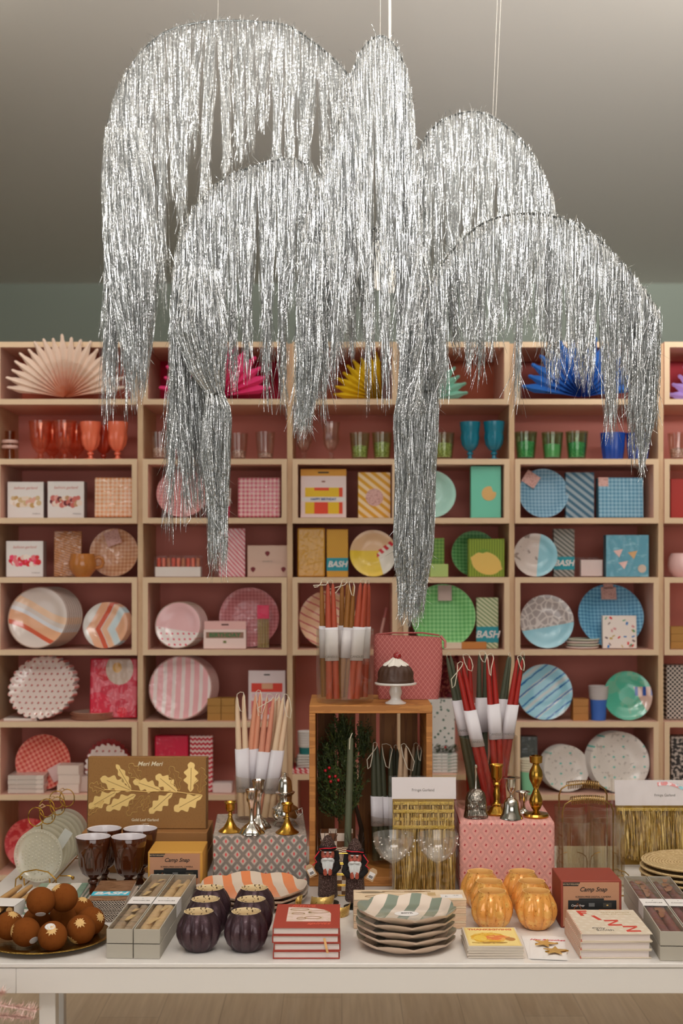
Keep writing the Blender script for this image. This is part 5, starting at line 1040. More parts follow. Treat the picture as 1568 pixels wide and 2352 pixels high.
wlathe('candlestick', .487, 3.272, ZP, [(0, 0), (.031, 0), (.0325, .004), (.030, .009), (.012, .011), (.007, .016), (.012, .022), (.0165, .034), (.0165, .044), (.010, .060), (.006, .070), (.010, .080), (.0165, .094), (.0175, .104), (.0155, .116), (.009, .128), (.008, .132), (.0155, .136), (.0165, .152), (.014, .153), (.0135, .14), (0, .138)], GOLD, 'polished brass bubble stem candlestick on the right of the pink wrapped box')
wlathe('candlestick', .462, 3.325, ZP, [(0, 0), (.017, 0), (.016, .004), (.007, .01), (.006, .024), (.010, .03), (.0115, .05), (.019, .053), (.018, .0545), (.0105, .052), (0, .034)], SILVER, 'small silver candle cup tucked behind the bubble candlestick', cat='candle cup')
# --- candles in glass
def vase(x, y, z, r, h, label):
    mb = MB(); t = .003; mb.lathe([(0, 0), (r-.004, 0), (r, .005), (r, h-.001), (r-t*.5, h), (r-t, h-.001), (r-t, .012), (r-.008, .008), (0, .008)], 48)
    o = part('glass_vase', mb, CLEAR, loc=(x, y, z+.0005), ang=40); return tag(o, label, 'vase')
def taper(mb, p, q, r):
    P_, Q_ = Vector(p), Vector(q); d = Q_-P_; L_ = d.length
    st_ = [(0, r), (.35, r*.97), (.70, r*.86), (.88, r*.66), (.96, r*.5), (.985, r*.34), (1, r*.1)]
    mb.tube([tuple(P_+d*t) for t, _ in st_], [q_ for _, q_ in st_], 12)
WICK = pm('cotton_wick', (224, 212, 190), rough=.8); BANDP = pm('candle_paper_band', (222, 216, 220), rough=.6)
def bundle(label, bots, tops, r, wax, band=(.34, .62), wick=0, group=None, loopdir=None, text=True):
    """tapers joined at the wick and wrapped in one paper band; bots/tops world points of each candle"""
    base = Vector(bots[0]); rt = empty('taper_candles', label, 'candles', tuple(base), group=group)
    for i, (b, t) in enumerate(zip(bots, tops)):
        mb = MB(); taper(mb, Vector(b)-base, Vector(t)-base, r); part('taper_candle', mb, wax[i] if isinstance(wax, list) else wax, rt, ang=60)
    if band:
        mb = MB(); n = len(bots); ring = lambda q: [Vector(b).lerp(Vector(t), q)-base for b, t in zip(bots, tops)]
        def hull(q):
            P_ = ring(q); c = sum(P_, Vector())/n; pts = []
            for a in range(28):
                an = a*2*math.pi/28; d = Vector((math.cos(an), math.sin(an), 0)); best = max((p-c).dot(d) for p in P_); 
                pts.append((d, best, c))
            # support function -> points of the outline round the candles
            out = []
            for a in range(28):
                d = pts[a][0]; pbest = max(P_, key=lambda p: (p-c).dot(d)); out.append(pbest+d*(r*1.05+.0008))
            return out
        A, B = hull(band[0]), hull(band[1]); vs = A+B; fs = [(i, (i+1) % 28, 28+(i+1) % 28, 28+i) for i in range(28)]
        mb.add([tuple(v) for v in vs], fs); pb = part('paper_band', mb, BANDP, rt, recalc=True, ang=60); so_ = pb.modifiers.new('paper', 'SOLIDIFY'); so_.thickness = .0006
        if text:
            P_ = ring(band[0]+.035); c = sum(P_, Vector())/n; yf = min(p.y for p in P_)-r*1.05-.0022; txt('CANDLES', .0088, GREYINK, rt, (c.x, yf, c.z), 'front', sx=.9)
    for i in range(0, len(tops)-1, 2):
        a, b = Vector(tops[i])-base, Vector(tops[i+1])-base; mid = (a+b)/2
        mb = MB(); mb.tube([a-(0*a), a+Vector((0, 0, .006)), mid+Vector((0, -.004, .010)), b+Vector((0, 0, .006)), b], .0009, 6)
        if wick or loopdir:
            lx, lz = loopdir or (.012, -.045); mb.tube([a+Vector((0, -.006, .002)), a+Vector((lx*.3, -.012, lz*.4)), a+Vector((lx, -.014, lz*.9)), a+Vector((lx*1.8, -.014, lz)), a+Vector((lx*2.1, -.012, lz*.6)), b+Vector((lx*.4, -.008, -.004)), b+Vector((0, -.003, .004))], .0011, 6)
        part('wick', mb, WICK, rt)
    return rt
PALE = pm('ivory_wax', (226, 196, 164), rough=.45); PEACH = pm('peach_wax', (226, 158, 126), rough=.45); ROSE = pm('rose_wax', (216, 146, 120), rough=.45)
vase(-.213, 3.495, ZG, .073, .12, 'clear cylinder vase of pale candles on the grey wrapped box')
def vb(px0, y0, y1, D0, z0): pass
def cset(label, tb_, D0, D1, z0, r, wax, ztop, band, group, wick=None, text=True):
    """tb_: list of (top px x, bottom px x, top px y)"""
    bots = [(xat(b, D0+.004*i), D0+.004*i, z0+.0028) for i, (t, b, yt) in enumerate(tb_)]; tops = [(xat(t, D1+.004*i), D1+.004*i, zat(yt, D1)) for i, (t, b, yt) in enumerate(tb_)]
    return bundle(label, bots, tops, r, wax, band, group=group, loopdir=wick, text=text)
gN = 'pale candles in the left vase'; z0 = ZG+.0095
cset('ivory taper pair leaning left in the pale candle vase', [(544, 553, 1600), (559, 568, 1596)], 3.484, 3.484, z0, .0088, PALE, 0, (.20, .56), gN, (.010, -.04))
cset('peach taper pair, second from left in the pale candle vase', [(588, 560, 1594), (598, 574, 1592)], 3.515, 3.515, z0, .0088, PEACH, 0, (.22, .54), gN, (.008, -.05))
cset('rose taper pair in the middle of the pale candle vase', [(613, 585, 1600), (628, 596, 1604)], 3.492, 3.488, z0, .0088, ROSE, 0, (.20, .54), gN, (-.012, -.05))
cset('ivory taper pair leaning right in front of the pale candle vase', [(651, 607, 1601), (662, 622, 1604)], 3.464, 3.464, z0, .0090, PALE, 0, (.20, .56), gN, (.010, -.055))
cset('ivory taper pair at the back right of the pale candle vase', [(633, 606, 1602), (641, 628, 1600)], 3.525, 3.525, z0, .0088, PALE, 0, (.24, .54), gN, (-.008, -.05), text=False)
# --- wooden crate
CRW = pm('honey_pine', (186, 124, 62), lambda x, y, z: [(nz(x, 5, 5, stretch=(1, 1, 14)).gt(.5)*.6, (150, 92, 40))], rough=.55); CRS = pm('honey_pine_slat', (150, 96, 46), lambda x, y, z: [(nz(x, 6, 5, stretch=(14, 1, 1)).gt(.5)*.6, (118, 70, 30))], rough=.6)
CZ = .457
rt = E('wooden_crate', 'honey pine slatted crate standing on end in the table centre', 'crate', .074, 3.30)
mb = MB(); mb.box(-.1555, .1555, 0, .28, CZ-.020, CZ); part('top_board', mb, CRW, rt, bev=.0015)
mb = MB(); mb.box(-.1555, .1555, 0, .28, 0, .024); part('bottom_board', mb, CRW, rt, bev=.0015)
for s_ in (-1, 1):
    mb = MB(); mb.box(min(s_*.1555, s_*.140), max(s_*.1555, s_*.140), 0, .28, .0242, CZ-.0202); part('side_board', mb, CRW, rt, bev=.0015)
for k in range(5):
    mb = MB(); x_ = -.139+k*.0565; mb.box(x_, x_+.0465, .268, .28, .0245, CZ-.0205); part('back_slat', mb, CRS, rt, bev=.001)
# greenery inside
rt = E('evergreen_bush', 'dark evergreen sprig bush with red berries inside the crate', 'plant', .008, 3.455, TT+.024)
BARK = pm('dark_bark', (66, 48, 32), rough=.8)
mb = MB(); mb.tube([(.050, .06, .001), (.046, .05, .08), (.03, 0, .15), (.005, 0, .22)], [.006, .006, .005, .003], 8); mb.tube([(.035, .07, .001), (.04, .055, .06), (.045, .05, .10)], .003, 6); part('stem', mb, BARK, rt)
mb = MB(); rr = random.Random(21)
def needle(p, q, wd):
    s_ = (q-p).cross(Vector((rr.uniform(-1, 1), rr.uniform(-1, 1), rr.uniform(-1, 1)))); s_ = s_.normalized()*wd if s_.length > 1e-9 else Vector((wd, 0, 0))
    m_ = p.lerp(q, .45); mb.add([p, m_+s_, q, m_-s_], [(0, 1, 2, 3)])
for k in range(640):
    a = rr.uniform(0, 2*math.pi); q = rr.random()**.5
    c = Vector((.056*q*math.cos(a)-.012, .05*rr.uniform(-1, 1), .215+.105*q*math.sin(a)))
    if rr.random() < .16: c = Vector((rr.gauss(-.005, .012), rr.uniform(-.03, .03), rr.uniform(.30, .355)))
    if rr.random() < .12: c = Vector((rr.gauss(.05, .012), rr.uniform(-.02, .04), rr.uniform(.27, .335)))
    d = (c-Vector((.02, 0, .15))); d.z += .08; d = d.normalized(); d = (d+Vector((rr.uniform(-.5, .5), rr.uniform(-.5, .5), rr.uniform(-.2, .6)))).normalized()
    L_ = rr.uniform(.025, .05); mb.tube([c, c+d*L_], .0006, 3, caps=False)
    for i in range(14):
        p = c+d*L_*(i/14); e = (d*.7+Vector((rr.uniform(-1, 1), rr.uniform(-1, 1), rr.uniform(-1, 1)))*.8).normalized(); needle(p, p+e*rr.uniform(.006, .011), .0016)
mb.v = [(min(.085, max(-.0715, v[0])), v[1], v[2]) for v in mb.v]
part('foliage', mb, pm('evergreen_needles', (62, 76, 38), lambda x, y, z: [(nz(x, 40, 2).gt(.55)*.7, (92, 104, 46))], rough=.55), rt, recalc=False, smooth=False, kind='stuff')
for bx, bz in ((-.050, .254), (-.040, .261), (-.039, .238), (-.024, .239), (-.016, .229), (-.036, .2255)):
    mb = MB(); mb.ball((bx, -.062, bz), .0042, 10, 8); part('berry', mb, pm('red_berry', (190, 16, 34), rough=.25, coat=.5), rt)
# dark single taper in front of the bush, standing on the check boxes
CHK = pm('brown_check_box', (220, 200, 180), lambda x, y, z: [((((x/.012).fl()+(y/.012).fl()+(z/.012).fl()).mod(2.0)).gt(.5), (118, 76, 42))], rough=.4, coat=.3)
for k, (dx, ww, zz, dd, nm) in enumerate(((0, .084, 0, .07, 'lowest gold edged check box stacked behind the two figurines'), (.001, .084, .0265, .07, 'second gold edged check box from the bottom behind the two figurines'), (.0, .083, .053, .07, 'third gold edged check box behind the two figurines'), (.001, .084, .0795, .07, 'topmost gold edged brown and white check box behind the two figurines'))):
    rt = E('check_box', nm, 'box', -.012+dx, 3.205, TT+zz, .01*math.sin(k*2), 'gold edged check boxes')
    mb = MB(); mb.box(-ww/2, ww/2, 0, dd, .001, .0255); part('carton', mb, CHK, rt, bev=.001, smooth=False)
    for zz2 in (.0015, .0248):
        mb = MB(); mb.tube([(-ww/2, -.0004, zz2), (ww/2, -.0004, zz2)], .0011, 6); mb.tube([(-ww/2-.0002, 0, zz2), (-ww/2-.0002, dd, zz2)], .0011, 6); part('gold_edge', mb, GOLD, rt)
mb = MB(); mb.box(-.042, .042, 0, .06, 0, .10); o = part('check_box', mb, pm('brown_white_block', (222, 202, 184), lambda x, y, z: [(((x/.021).fl()+(z/.02).fl()).mod(2.0).gt(.5), (112, 68, 40))], rough=.5), bev=.001, loc=(-.012, 3.347, TT+.0250)); tag(o, 'brown and white block check box just inside the crate', 'box')
rt = E('dinner_candle', 'single dark green dinner candle standing in front of the evergreen bush', 'candle', .0135, 3.328, TT+.0255)
o_ = Vector((.0135, 3.328, TT+.0245)); tp = Vector((xat(805, 3.328), 3.328, zat(1694, 3.328)))-o_
mb = MB(); mb.tube([(0, 0, 0), tuple(tp*.5), tuple(tp*.9), tuple(tp*.985), tuple(tp)], [.0092, .0088, .0078, .0070, .002], 16); part('taper_candle', mb, pm('moss_grey_wax', (92, 96, 74), rough=.5), rt)
mb = MB(); mb.tube([tuple(tp), tuple(tp+Vector((.004, -.004, .010))), tuple(tp+Vector((-.002, -.010, -.004))), tuple(tp+Vector((-.003, -.011, -.03)))], .0011, 6); part('wick', mb, WICK, rt)
# tapers in the crate
OLIVE = pm('dark_olive_wax', (72, 74, 56), rough=.5); LINEN = pm('linen_wax', (196, 166, 136), rough=.5)
vase(.1395, 3.455, TT+.0248, .072, .13, 'clear vase of short green and linen candles inside the crate')
gR = 'green and linen candles inside the crate'; z0 = TT+.034
cset('dark olive taper pair with a banded label, left front in the crate vase', [(857, 862, 1712), (866, 877, 1714)], 3.434, 3.430, z0, .0088, OLIVE, 0, (.30, .56), gR, (-.008, -.06))
cset('dark olive taper pair, second from left in the crate vase', [(877, 886, 1715), (897, 897, 1718)], 3.445, 3.445, z0, .0088, OLIVE, 0, (.30, .56), gR, (.010, -.055), text=False)
cset('pale linen taper pair in the middle of the crate vase', [(921, 912, 1716), (932, 926, 1716)], 3.405, 3.405, z0, .0088, LINEN, 0, (.3, .56), gR, (.016, -.06), text=False)
cset('dark olive taper pair behind the linen ones in the crate vase', [(905, 900, 1718), (912, 912, 1720)], 3.485, 3.485, z0, .0085, OLIVE, 0, None, gR)
cset('linen taper pair at the back right of the crate vase', [(950, 936, 1714), (960, 948, 1715)], 3.48, 3.48, z0, .0085, LINEN, 0, None, gR)
cset('dark olive taper pair leaning right in the crate vase', [(958, 927, 1720), (966, 939, 1722)], 3.44, 3.45, z0, .0088, OLIVE, 0, (.3, .54), gR, (.004, -.03), text=False)
# --- on the crate: jar of rust and ochre tapers, cake stand, pouch
ZC = TT+.4575
vase(.009, 3.385, ZC, .0745, .190, 'wide clear jar of rust and ochre candles on the crate')
RUST = pm('rust_wax', (168, 72, 48), rough=.5); OCH = pm('ochre_wax', (150, 98, 44), rough=.5); gS = 'rust and ochre candles in the crate top jar'; z0 = ZC+.0095
cset('ochre and rust taper pair at the left of the crate top jar', [(738, 744, 1338), (752, 752, 1340)], 3.40, 3.40, z0, .0082, [OCH, RUST], 0, (.34, .62), gS, (-.010, -.012), text=False)
cset('rust taper pair with banded label, left front of the crate top jar', [(753, 756, 1341), (764, 772, 1340)], 3.350, 3.350, z0, .0088, RUST, 0, (.33, .62), gS)
cset('ochre taper pair, back middle of the crate top jar', [(785, 785, 1338), (797, 797, 1340)], 3.43, 3.43, z0, .0086, OCH, 0, (.34, .62), gS, (-.016, -.030), text=False)
cset('ochre taper pair with knotted wick, middle of the crate top jar', [(802, 782, 1342), (812, 796, 1344)], 3.385, 3.385, z0, .0084, OCH, 0, (.35, .62), gS, (.006, -.03), text=False)
cset('rust taper pair leaning right at the front of the crate top jar', [(828, 805, 1338), (838, 818, 1340)], 3.347, 3.352, z0, .0090, RUST, 0, (.33, .62), gS)
cset('rust taper pair at the right of the crate top jar', [(840, 824, 1340), (847, 837, 1341)], 3.395, 3.395, z0, .0086, RUST, 0, (.34, .62), gS, text=False)
rt = E('cake_stand', 'small white footed cake stand on the crate carrying a chocolate cake ornament', 'stand', .1385, 3.345, ZC)
CER = pm('white_glazed_ceramic', (228, 222, 216), rough=.15, coat=.5)
mb = MB(); mb.lathe([(0, 0), (.027, 0), (.027, .003), (.020, .006), (.0135, .011), (.0125, .016), (.0165, .026), (.0165, .033), (.0135, .042), (.015, .047), (.018, .0485), (0, .0485)], 40); part('pedestal', mb, CER, rt)
mb = MB(); mb.lathe([(0, .0486), (.052, .0486), (.0540, .0505), (.0540, .0535), (.0525, .0545), (0, .0530)], 56); part('stand_plate', mb, CER, rt)
rt = E('cake_ornament', 'fluted chocolate cake ornament with whipped cream and a cherry', 'cake', .1385, 3.345, ZC+.0535)
CHO = pm('dark_chocolate', (72, 46, 32), rough=.45, bump=(150, .4, .002))
mb = MB(); mb.lathe([(0, .001), (.047, .001), (.048, .004), (.047, .008), (.0455, .010), (.044, .026), (.038, .038), (.027, .047), (.012, .051), (0, .051)], 72, fl=(16, .09, lambda z: 1 if .010 < z < .05 else 0)); part('cake_body', mb, CHO, rt)
mb = MB(); mb.lathe([(0, .046), (.030, .0415), (.031, .045), (.026, .050), (.018, .055), (.012, .060), (.005, .066), (0, .067)], 64, fl=(9, .2, lambda z: 1), a0=.2); part('whipped_cream', mb, pm('whipped_cream', (240, 232, 220), rough=.5, bump=(70, .5, .004)), rt)
mb = MB(); mb.ball((.004, -.002, .068), .0105, 16, 10); part('cherry', mb, pm('glossy_cherry', (150, 20, 24), rough=.15, coat=.8), rt)
def pouchfn(x, y, z):
    a = x/.0125+z/.0155; b = x/.0125-z/.0155; fa = (a.fr()-.5).ab(); fb = (b.fr()-.5).ab(); e = fa.mx(fb)
    return [((e-.30).ab().lt(.045), (146, 58, 58)), (e.lt(.10), (156, 66, 64)), (e.gt(.46), (206, 132, 124))]
rt = E('zip_pouch', 'pink quilted print zip pouch leaning at the back of the crate top', 'pouch', .178, 3.43, ZC)
mb = MB(); N_ = 22; K_ = 14; vs = []
for k in range(K_+1):
    q = k/K_; hz = .168*q
    for i in range(N_):
        a = 2*math.pi*i/N_; c, s_ = math.cos(a), math.sin(a); wx = (.090+.006*math.sin(q*3)-(.010*(1-q)))*(abs(c)**.28)*(1 if c > 0 else -1); dy = .034*(1-q*.55)*(abs(s_)**.5)*(1 if s_ > 0 else -1)
        vs.append((wx, .045+dy+.03*q, max(.0006, hz+.006*math.sin(c*2+q*4)*q-(.010*abs(c)**4 if q > .9 else 0))))
fs = [(k*N_+i, k*N_+(i+1) % N_, (k+1)*N_+(i+1) % N_, (k+1)*N_+i) for k in range(K_) for i in range(N_)]+[tuple(range(N_-1, -1, -1)), tuple(K_*N_+i for i in range(N_))]
mb.add(vs, fs); part('pouch_body', mb, pm('pouch_print', (188, 104, 98), pouchfn, rough=.7), rt, ang=70)
mb = MB(); mb.tube([(-.085, .078, .168), (-.04, .078, .1725), (.04, .078, .1725), (.085, .078, .166)], .0025, 6); part('zip_piping', mb, pm('pouch_piping', (170, 84, 80)), rt)
mb = MB(); mb.tube([(.088, .078, .164), (.100, .070, .150), (.099, .066, .134)], .0035, 6); part('zip_pull', mb, pm('pouch_pull', (196, 116, 108)), rt)
# --- fringe packets
GFR = pm('gold_foil_fringe', (222, 190, 118), lambda x, y, z: [(nz(x, 30, 3, stretch=(12, 1, .6)).gt(.55), (170, 134, 62))], rough=.3, metal=.55, bump=(400, .4, .002))
def fringe_pack(x, y, w_, h, header, bands, label, lean, rz=0, n=420, curved=False):
    rt = empty('fringe_packet', label, 'packet', (x, y, TT+.0008), rot=(-lean, 0, rz)); hh = h*header
    mb = MB(); mb.box(-w_/2+.008, w_/2-.004, .004, .0055, h-hh, h-.004); part('header_card', mb, pm('pearl_white_card', (224, 216, 218), rough=.5), rt)
    txt('Fringe Garland', .0095, GREYINK, rt, (.0, .0034, h-hh*.62))
    zt = h-hh
    for k in range(bands):
        mb = MB(); z1 = zt-.006-.0195*k; mb.box(-w_/2+.010, w_/2-.008, .001-.002*(k % 2), .012, z1-.010, z1); part('fringe_heading', mb, pm('gold_binding', (178, 148, 70), rough=.35, metal=.7, bump=(300, .6, .003)), rt, bev=.002)
    mb = MB(); rr = random.Random(label); z1 = zt-.004
    for k in range(n):
        x_ = rr.uniform(-w_/2+.010, w_/2-.008); y_ = rr.uniform(-.001, .012); zb_ = (.004+rr.random()*.012) if not curved else .004+.05*max(0, (-x_/w_-.1))*1.5+rr.random()*.02; z2 = z1-rr.random()*.05; m_ = []
        K_ = 6; ang = rr.uniform(0, 3.1); dx = rr.uniform(-.004, .004)
        for i in range(K_+1):
            q = i/K_; ang += rr.uniform(-.7, .7); wx, wy = math.cos(ang)*.0011, math.sin(ang)*.0011; zz = z2+(zb_-z2)*q; cx_ = x_+dx*math.sin(q*3)
            m_ += [(cx_-wx, y_-wy, zz), (cx_+wx, y_+wy, zz)]
        mb.add(m_, [(2*i, 2*i+1, 2*i+3, 2*i+2) for i in range(K_)])
    part('foil_fringe', mb, GFR, rt, recalc=False, smooth=False, kind='stuff')
    mb = MB(); mb.box(-w_/2+.010, w_/2-.008, .0125, .014, .010, zt); part('fringe_backing', mb, pm('gold_backing', (150, 116, 48), rough=.4, metal=.6), rt)
    mb = MB(); mb.box(-w_/2, w_/2, -.004, .0165, .0005, h); part('clear_sleeve', mb, FILM, rt, bev=.002)
    return rt
fringe_pack(.2035, 3.226, .172, .288, .20, 4, 'gold fringe garland packet with white header leaning on the crate', .12)
o = fringe_pack(.872, 3.49, .285, .238, .30, 1, 'large gold fringe garland packet with shimmering white header at the right edge', .16, 0, 700, True)
mb = MB(); pts = [(-.02+.12*q, .060*(1-(q*1.2-.2)**2)+.17-.0) for q in [i/10 for i in range(11)]]; mb.add([(p[0], .003, p[1]) for p in pts]+[(p[0]+.002, .003, p[1]-.010) for p in pts], [(i, i+1, 12+i, 11+i) for i in range(10)]); part('rainbow_foil', mb, pm('holographic_sheen', (240, 220, 224), lambda x, y, z: [(nz(x, 60, 2).gt(.48), (230, 150, 150)), (nz(x, 80, 2).gt(.58), (150, 210, 220))], rough=.2, metal=.2), o, recalc=False)
mb = MB(); mb.box(-.006, .006, -.001, .004, .135, .250); part('sleeve_edge', mb, FILM, o, loc=(-.145, 0, 0))
# --- coupe glasses
for x_, lb_ in ((.126, 'left'), (.233, 'right')):
    rt = E('coupe_glass', 'clear coupe glass studded with tiny pearls, %s of the pair' % lb_, 'glass', x_, 3.166, group='pearl studded coupes')
    mb = MB(); mb.lathe([(0, 0), (.033, 0), (.033, .0015), (.010, .004), (.0045, .010), (.0038, .06), (.0045, .088), (.014, .094), (.030, .104), (.042, .120), (.0485, .138), (.0505, .160), (.0495, .160), (.0475, .138), (.041, .121), (.029, .106), (.012, .0965), (0, .095)], 48); part('glass_body', mb, glass('coupe_crystal', (252, 251, 249), gl=.34, op=.06, opcol=(230, 226, 220)), rt)
    rr = random.Random(lb_)
    for k in range(26):
        a = rr.uniform(0, 6.283); q = rr.random(); zz = .104+.050*q; rad = .030+.0195*min(1, (q*1.5))**.6+.0012; mb = MB(); mb.ball((rad*math.cos(a), rad*math.sin(a), zz), .0019, 8, 6); part('pearl', mb, pm('pearl', (238, 230, 222), rough=.2, coat=.5), rt)
# --- glitter figurines
GLIT = pm('brown_glitter', (74, 50, 44), lambda x, y, z: [(nz(x, 900, 2).gt(.62), (226, 190, 180)), (nz(x, 700, 2).lt(.42), (44, 30, 28))], rough=.25, metal=.4, bump=(900, .9, .003))
BLKF = pm('black_fur', (26, 22, 20), rough=.9, bump=(500, .8, .003))
def figurine(x, y, label, s_, rz, tagside):
    rt = E('santa_figurine', label, 'figurine', x, y, TT, rz, 'glitter figurines'); rt.scale = (s_, s_, s_)
    mb = MB(); mb.lathe([(0, 0), (.027, 0), (.027, .003), (.010, .006), (.009, .02), (0, .02)], 28); part('base', mb, pm('black_base', (24, 26, 22), rough=.4), rt)
    mb = MB(); mb.lathe([(0, .016), (.022, .016), (.024, .02), (.0225, .05), (.021, .08), (.020, .100), (.016, .112), (.010, .12), (0, .122)], 28); part('coat', mb, GLIT, rt)
    mb = MB(); mb.ball((0, -.004, .118), .0165, 20, 14, sc=(1, .95, 1.1)); part('head', mb, pm('painted_red_brown_face', (168, 88, 70), rough=.5), rt)
    mb = MB(); mb.ball((0, -.0205, .117), .0032, 8, 6); mb.ball((-.008, -.0165, .114), .004, 8, 6); mb.ball((.008, -.0165, .114), .004, 8, 6); part('nose_and_cheeks', mb, pm('ruddy_face', (180, 84, 70)), rt)
    for e in (-1, 1):
        mb = MB(); mb.ball((e*.0058, -.0190, .1225), .0016, 8, 6); part('eye', mb, INK, rt)
        mb = MB(); mb.ball((e*.006, -.0188, .1265), .0028, 8, 6, sc=(1.4, .7, .55)); part('brow', mb, pm('white_beard', (206, 206, 204), rough=.8), rt)
    mb = MB(); mb.ball((0, -.0135, .104), .013, 16, 10, sc=(1.25, .75, .9)); mb.ball((-.006, -.0225, .1105), .0045, 8, 6, sc=(1.5, .7, .8)); mb.ball((.006, -.0225, .1105), .0045, 8, 6, sc=(1.5, .7, .8)); mb.ball((0, -.0215, .088), .0082, 12, 8, sc=(.9, .6, 1.6))
    for k in range(9): mb.tube([(-.012+.003*k, -.022, .104), (-.010+.0025*k, -.0255, .092), (-.006+.0015*k, -.026, .078)], [.002, .0024, .001], 6)
    part('beard', mb, pm('white_beard', (206, 206, 204), rough=.8, bump=(200, .6, .003)), rt)
    mb = MB(); mb.lathe([(.0165, .1275), (.0205, .130), (.0205, .137), (.016, .141), (.0175, .134)], 24, c=(0, .001, 0)); mb.tube([(-.020, .0, .126), (-.023, -.002, .108), (-.018, -.006, .094)], [.006, .006, .004], 8); mb.tube([(.020, .0, .126), (.023, -.002, .108), (.018, -.006, .094)], [.006, .006, .004], 8); part('fur_trim', mb, BLKF, rt)
    mb = MB(); mb.lathe([(.0175, .137), (.0165, .145), (.012, .154), (.006, .162), (0, .165)], 24); part('hat', mb, GLIT, rt)
    for e in (-1, 1):
        mb = MB(); mb.tube([(e*.020, -.004, .100), (e*.024, -.010, .088), (e*.016, -.020, .080), (e*.007, -.0245, .080)], [.0085, .008, .0068, .0055], 10); part('sleeve', mb, BLKF, rt)
        mb = MB(); mb.ball((e*.0062, -.0270, .080), .0058, 12, 8, sc=(.85, .7, 1.25))
        for f in range(4): mb.tube([(e*(.0095-.0006*f), -.0290, .0852-.0030*f), (e*.0060, -.0318, .0850-.0030*f), (e*.0022, -.0308, .0846-.0030*f)], [.0016, .0017, .0014], 6)
        mb.tube([(e*.0085, -.0285, .0860), (e*.0055, -.0300, .0885), (e*.0035, -.0300, .0890)], [.0017, .0016, .0012], 6); part('mitten_hand', mb, pm('painted_red_brown_hand', (178, 84, 62), rough=.5), rt)
        mb = MB(); mb.tube([(e*.008, .012, .12), (e*.016, .013, .15), (e*.020, .013, .175)], [.0012, .001, .0006], 6); mb.tube([(e*.016, .013, .15), (e*.024, .012, .163)], .0007, 5); mb.tube([(e*.012, .013, .136), (e*.006, .013, .17)], .0007, 5); part('twig', mb, pm('dark_twig', (48, 34, 26)), rt)
    REDC = pm('red_cord', (196, 16, 40), rough=.6); e = tagside
    mb = MB(); mb.tube([(-.0195, -.009, .134+.002*e), (-.008, -.0215, .1365), (.008, -.0215, .1365), (.0195, -.009, .134-.002*e)], .0014, 6); mb.tube([(e*.020, -.010, .127), (e*.032, -.018, .112), (e*.026, -.022, .104), (e*.036, -.022, .096)], .0013, 6); part('cord', mb, REDC, rt)
    mb = MB(); mb.prism([(-.010, -.014), (.010, -.014), (.010, .010), (.005, .016), (-.005, .016), (-.010, .010)], -.0004, .0004, 'y'); tg = part('swing_tag', mb, pm('kraft_tag', (190, 158, 122), rough=.7), rt, loc=(e*.040, -.024, .083), rot=(0, e*.5, e*.2), smooth=False)
    mb = MB(); mb.box(-.007, .007, -.0010, -.0005, -.010, .006); part('price_sticker', mb, WHITE, tg); mb = MB()
    for k in range(6): mb.box(-.005+.0017*k, -.0042+.0017*k+.0004*(k % 2), -.0014, -.0010, -.008, -.002)
    part('barcode', mb, INK, tg, smooth=False); txt('£24.00', .0036, INK, tg, (0, -.0014, .002)) if False else None
figurine(-.033, 3.135, 'brown glitter bearded figurine with tag on its left, left of the pair', 1.0, .0, -1)
figurine(.032, 3.098, 'brown glitter bearded figurine with tag at its shoulder, right of the pair', 1.0, -.05, 1)
# --- red and green candles on the pink box
vase(.3795, 3.412, ZP, .080, .185, 'tall clear vase of red and green candles on the pink wrapped box')
SCAR = pm('scarlet_wax', (158, 34, 26), rough=.45); MOSS = pm('dark_moss_wax', (74, 78, 60), rough=.5); gE = 'red and green candles in the right vase'; z0 = ZP+.0095
cset('dark moss taper pair leaning far left in the right vase', [(1026, 1091, 1508), (1034, 1103, 1506)], 3.40, 3.40, z0, .0088, MOSS, 0, (.46, .70), gE)
cset('scarlet taper pair leaning left with looped wick at the front of the right vase', [(1050, 1120, 1530), (1062, 1134, 1527)], 3.368, 3.368, z0, .0092, SCAR, 0, (.42, .68), gE, (-.008, -.055))
cset('scarlet taper pair, back left in the right vase', [(1063, 1080, 1510), (1077, 1092, 1511)], 3.435, 3.445, z0, .0086, SCAR, 0, (.46, .68), gE, (.012, -.035), text=False)
cset('dark moss taper pair upright at the back of the right vase', [(1100, 1100, 1503), (1114, 1112, 1503)], 3.468, 3.468, z0, .0088, MOSS, 0, (.46, .70), gE, (.008, -.02), text=False)
cset('scarlet taper pair upright with looped wick in the right vase', [(1119, 1140, 1511), (1131, 1156, 1508)], 3.392, 3.392, z0, .0090, SCAR, 0, (.44, .68), gE, (.004, -.045))
cset('dark moss taper pair leaning right behind the scarlet ones', [(1168, 1116, 1506), (1172, 1128, 1508)], 3.45, 3.45, z0, .0086, MOSS, 0, (.46, .70), gE, text=False)
cset('scarlet taper pair leaning far right with looped wick in the right vase', [(1188, 1136, 1513), (1199, 1148, 1515)], 3.428, 3.41, z0, .0090, SCAR, 0, (.44, .68), gE, (.008, -.03))
cset('dark moss taper pair behind the far right scarlet pair', [(1196, 1128, 1505), (1204, 1139, 1506)], 3.466, 3.455, z0, .0075, MOSS, 0, None, gE)
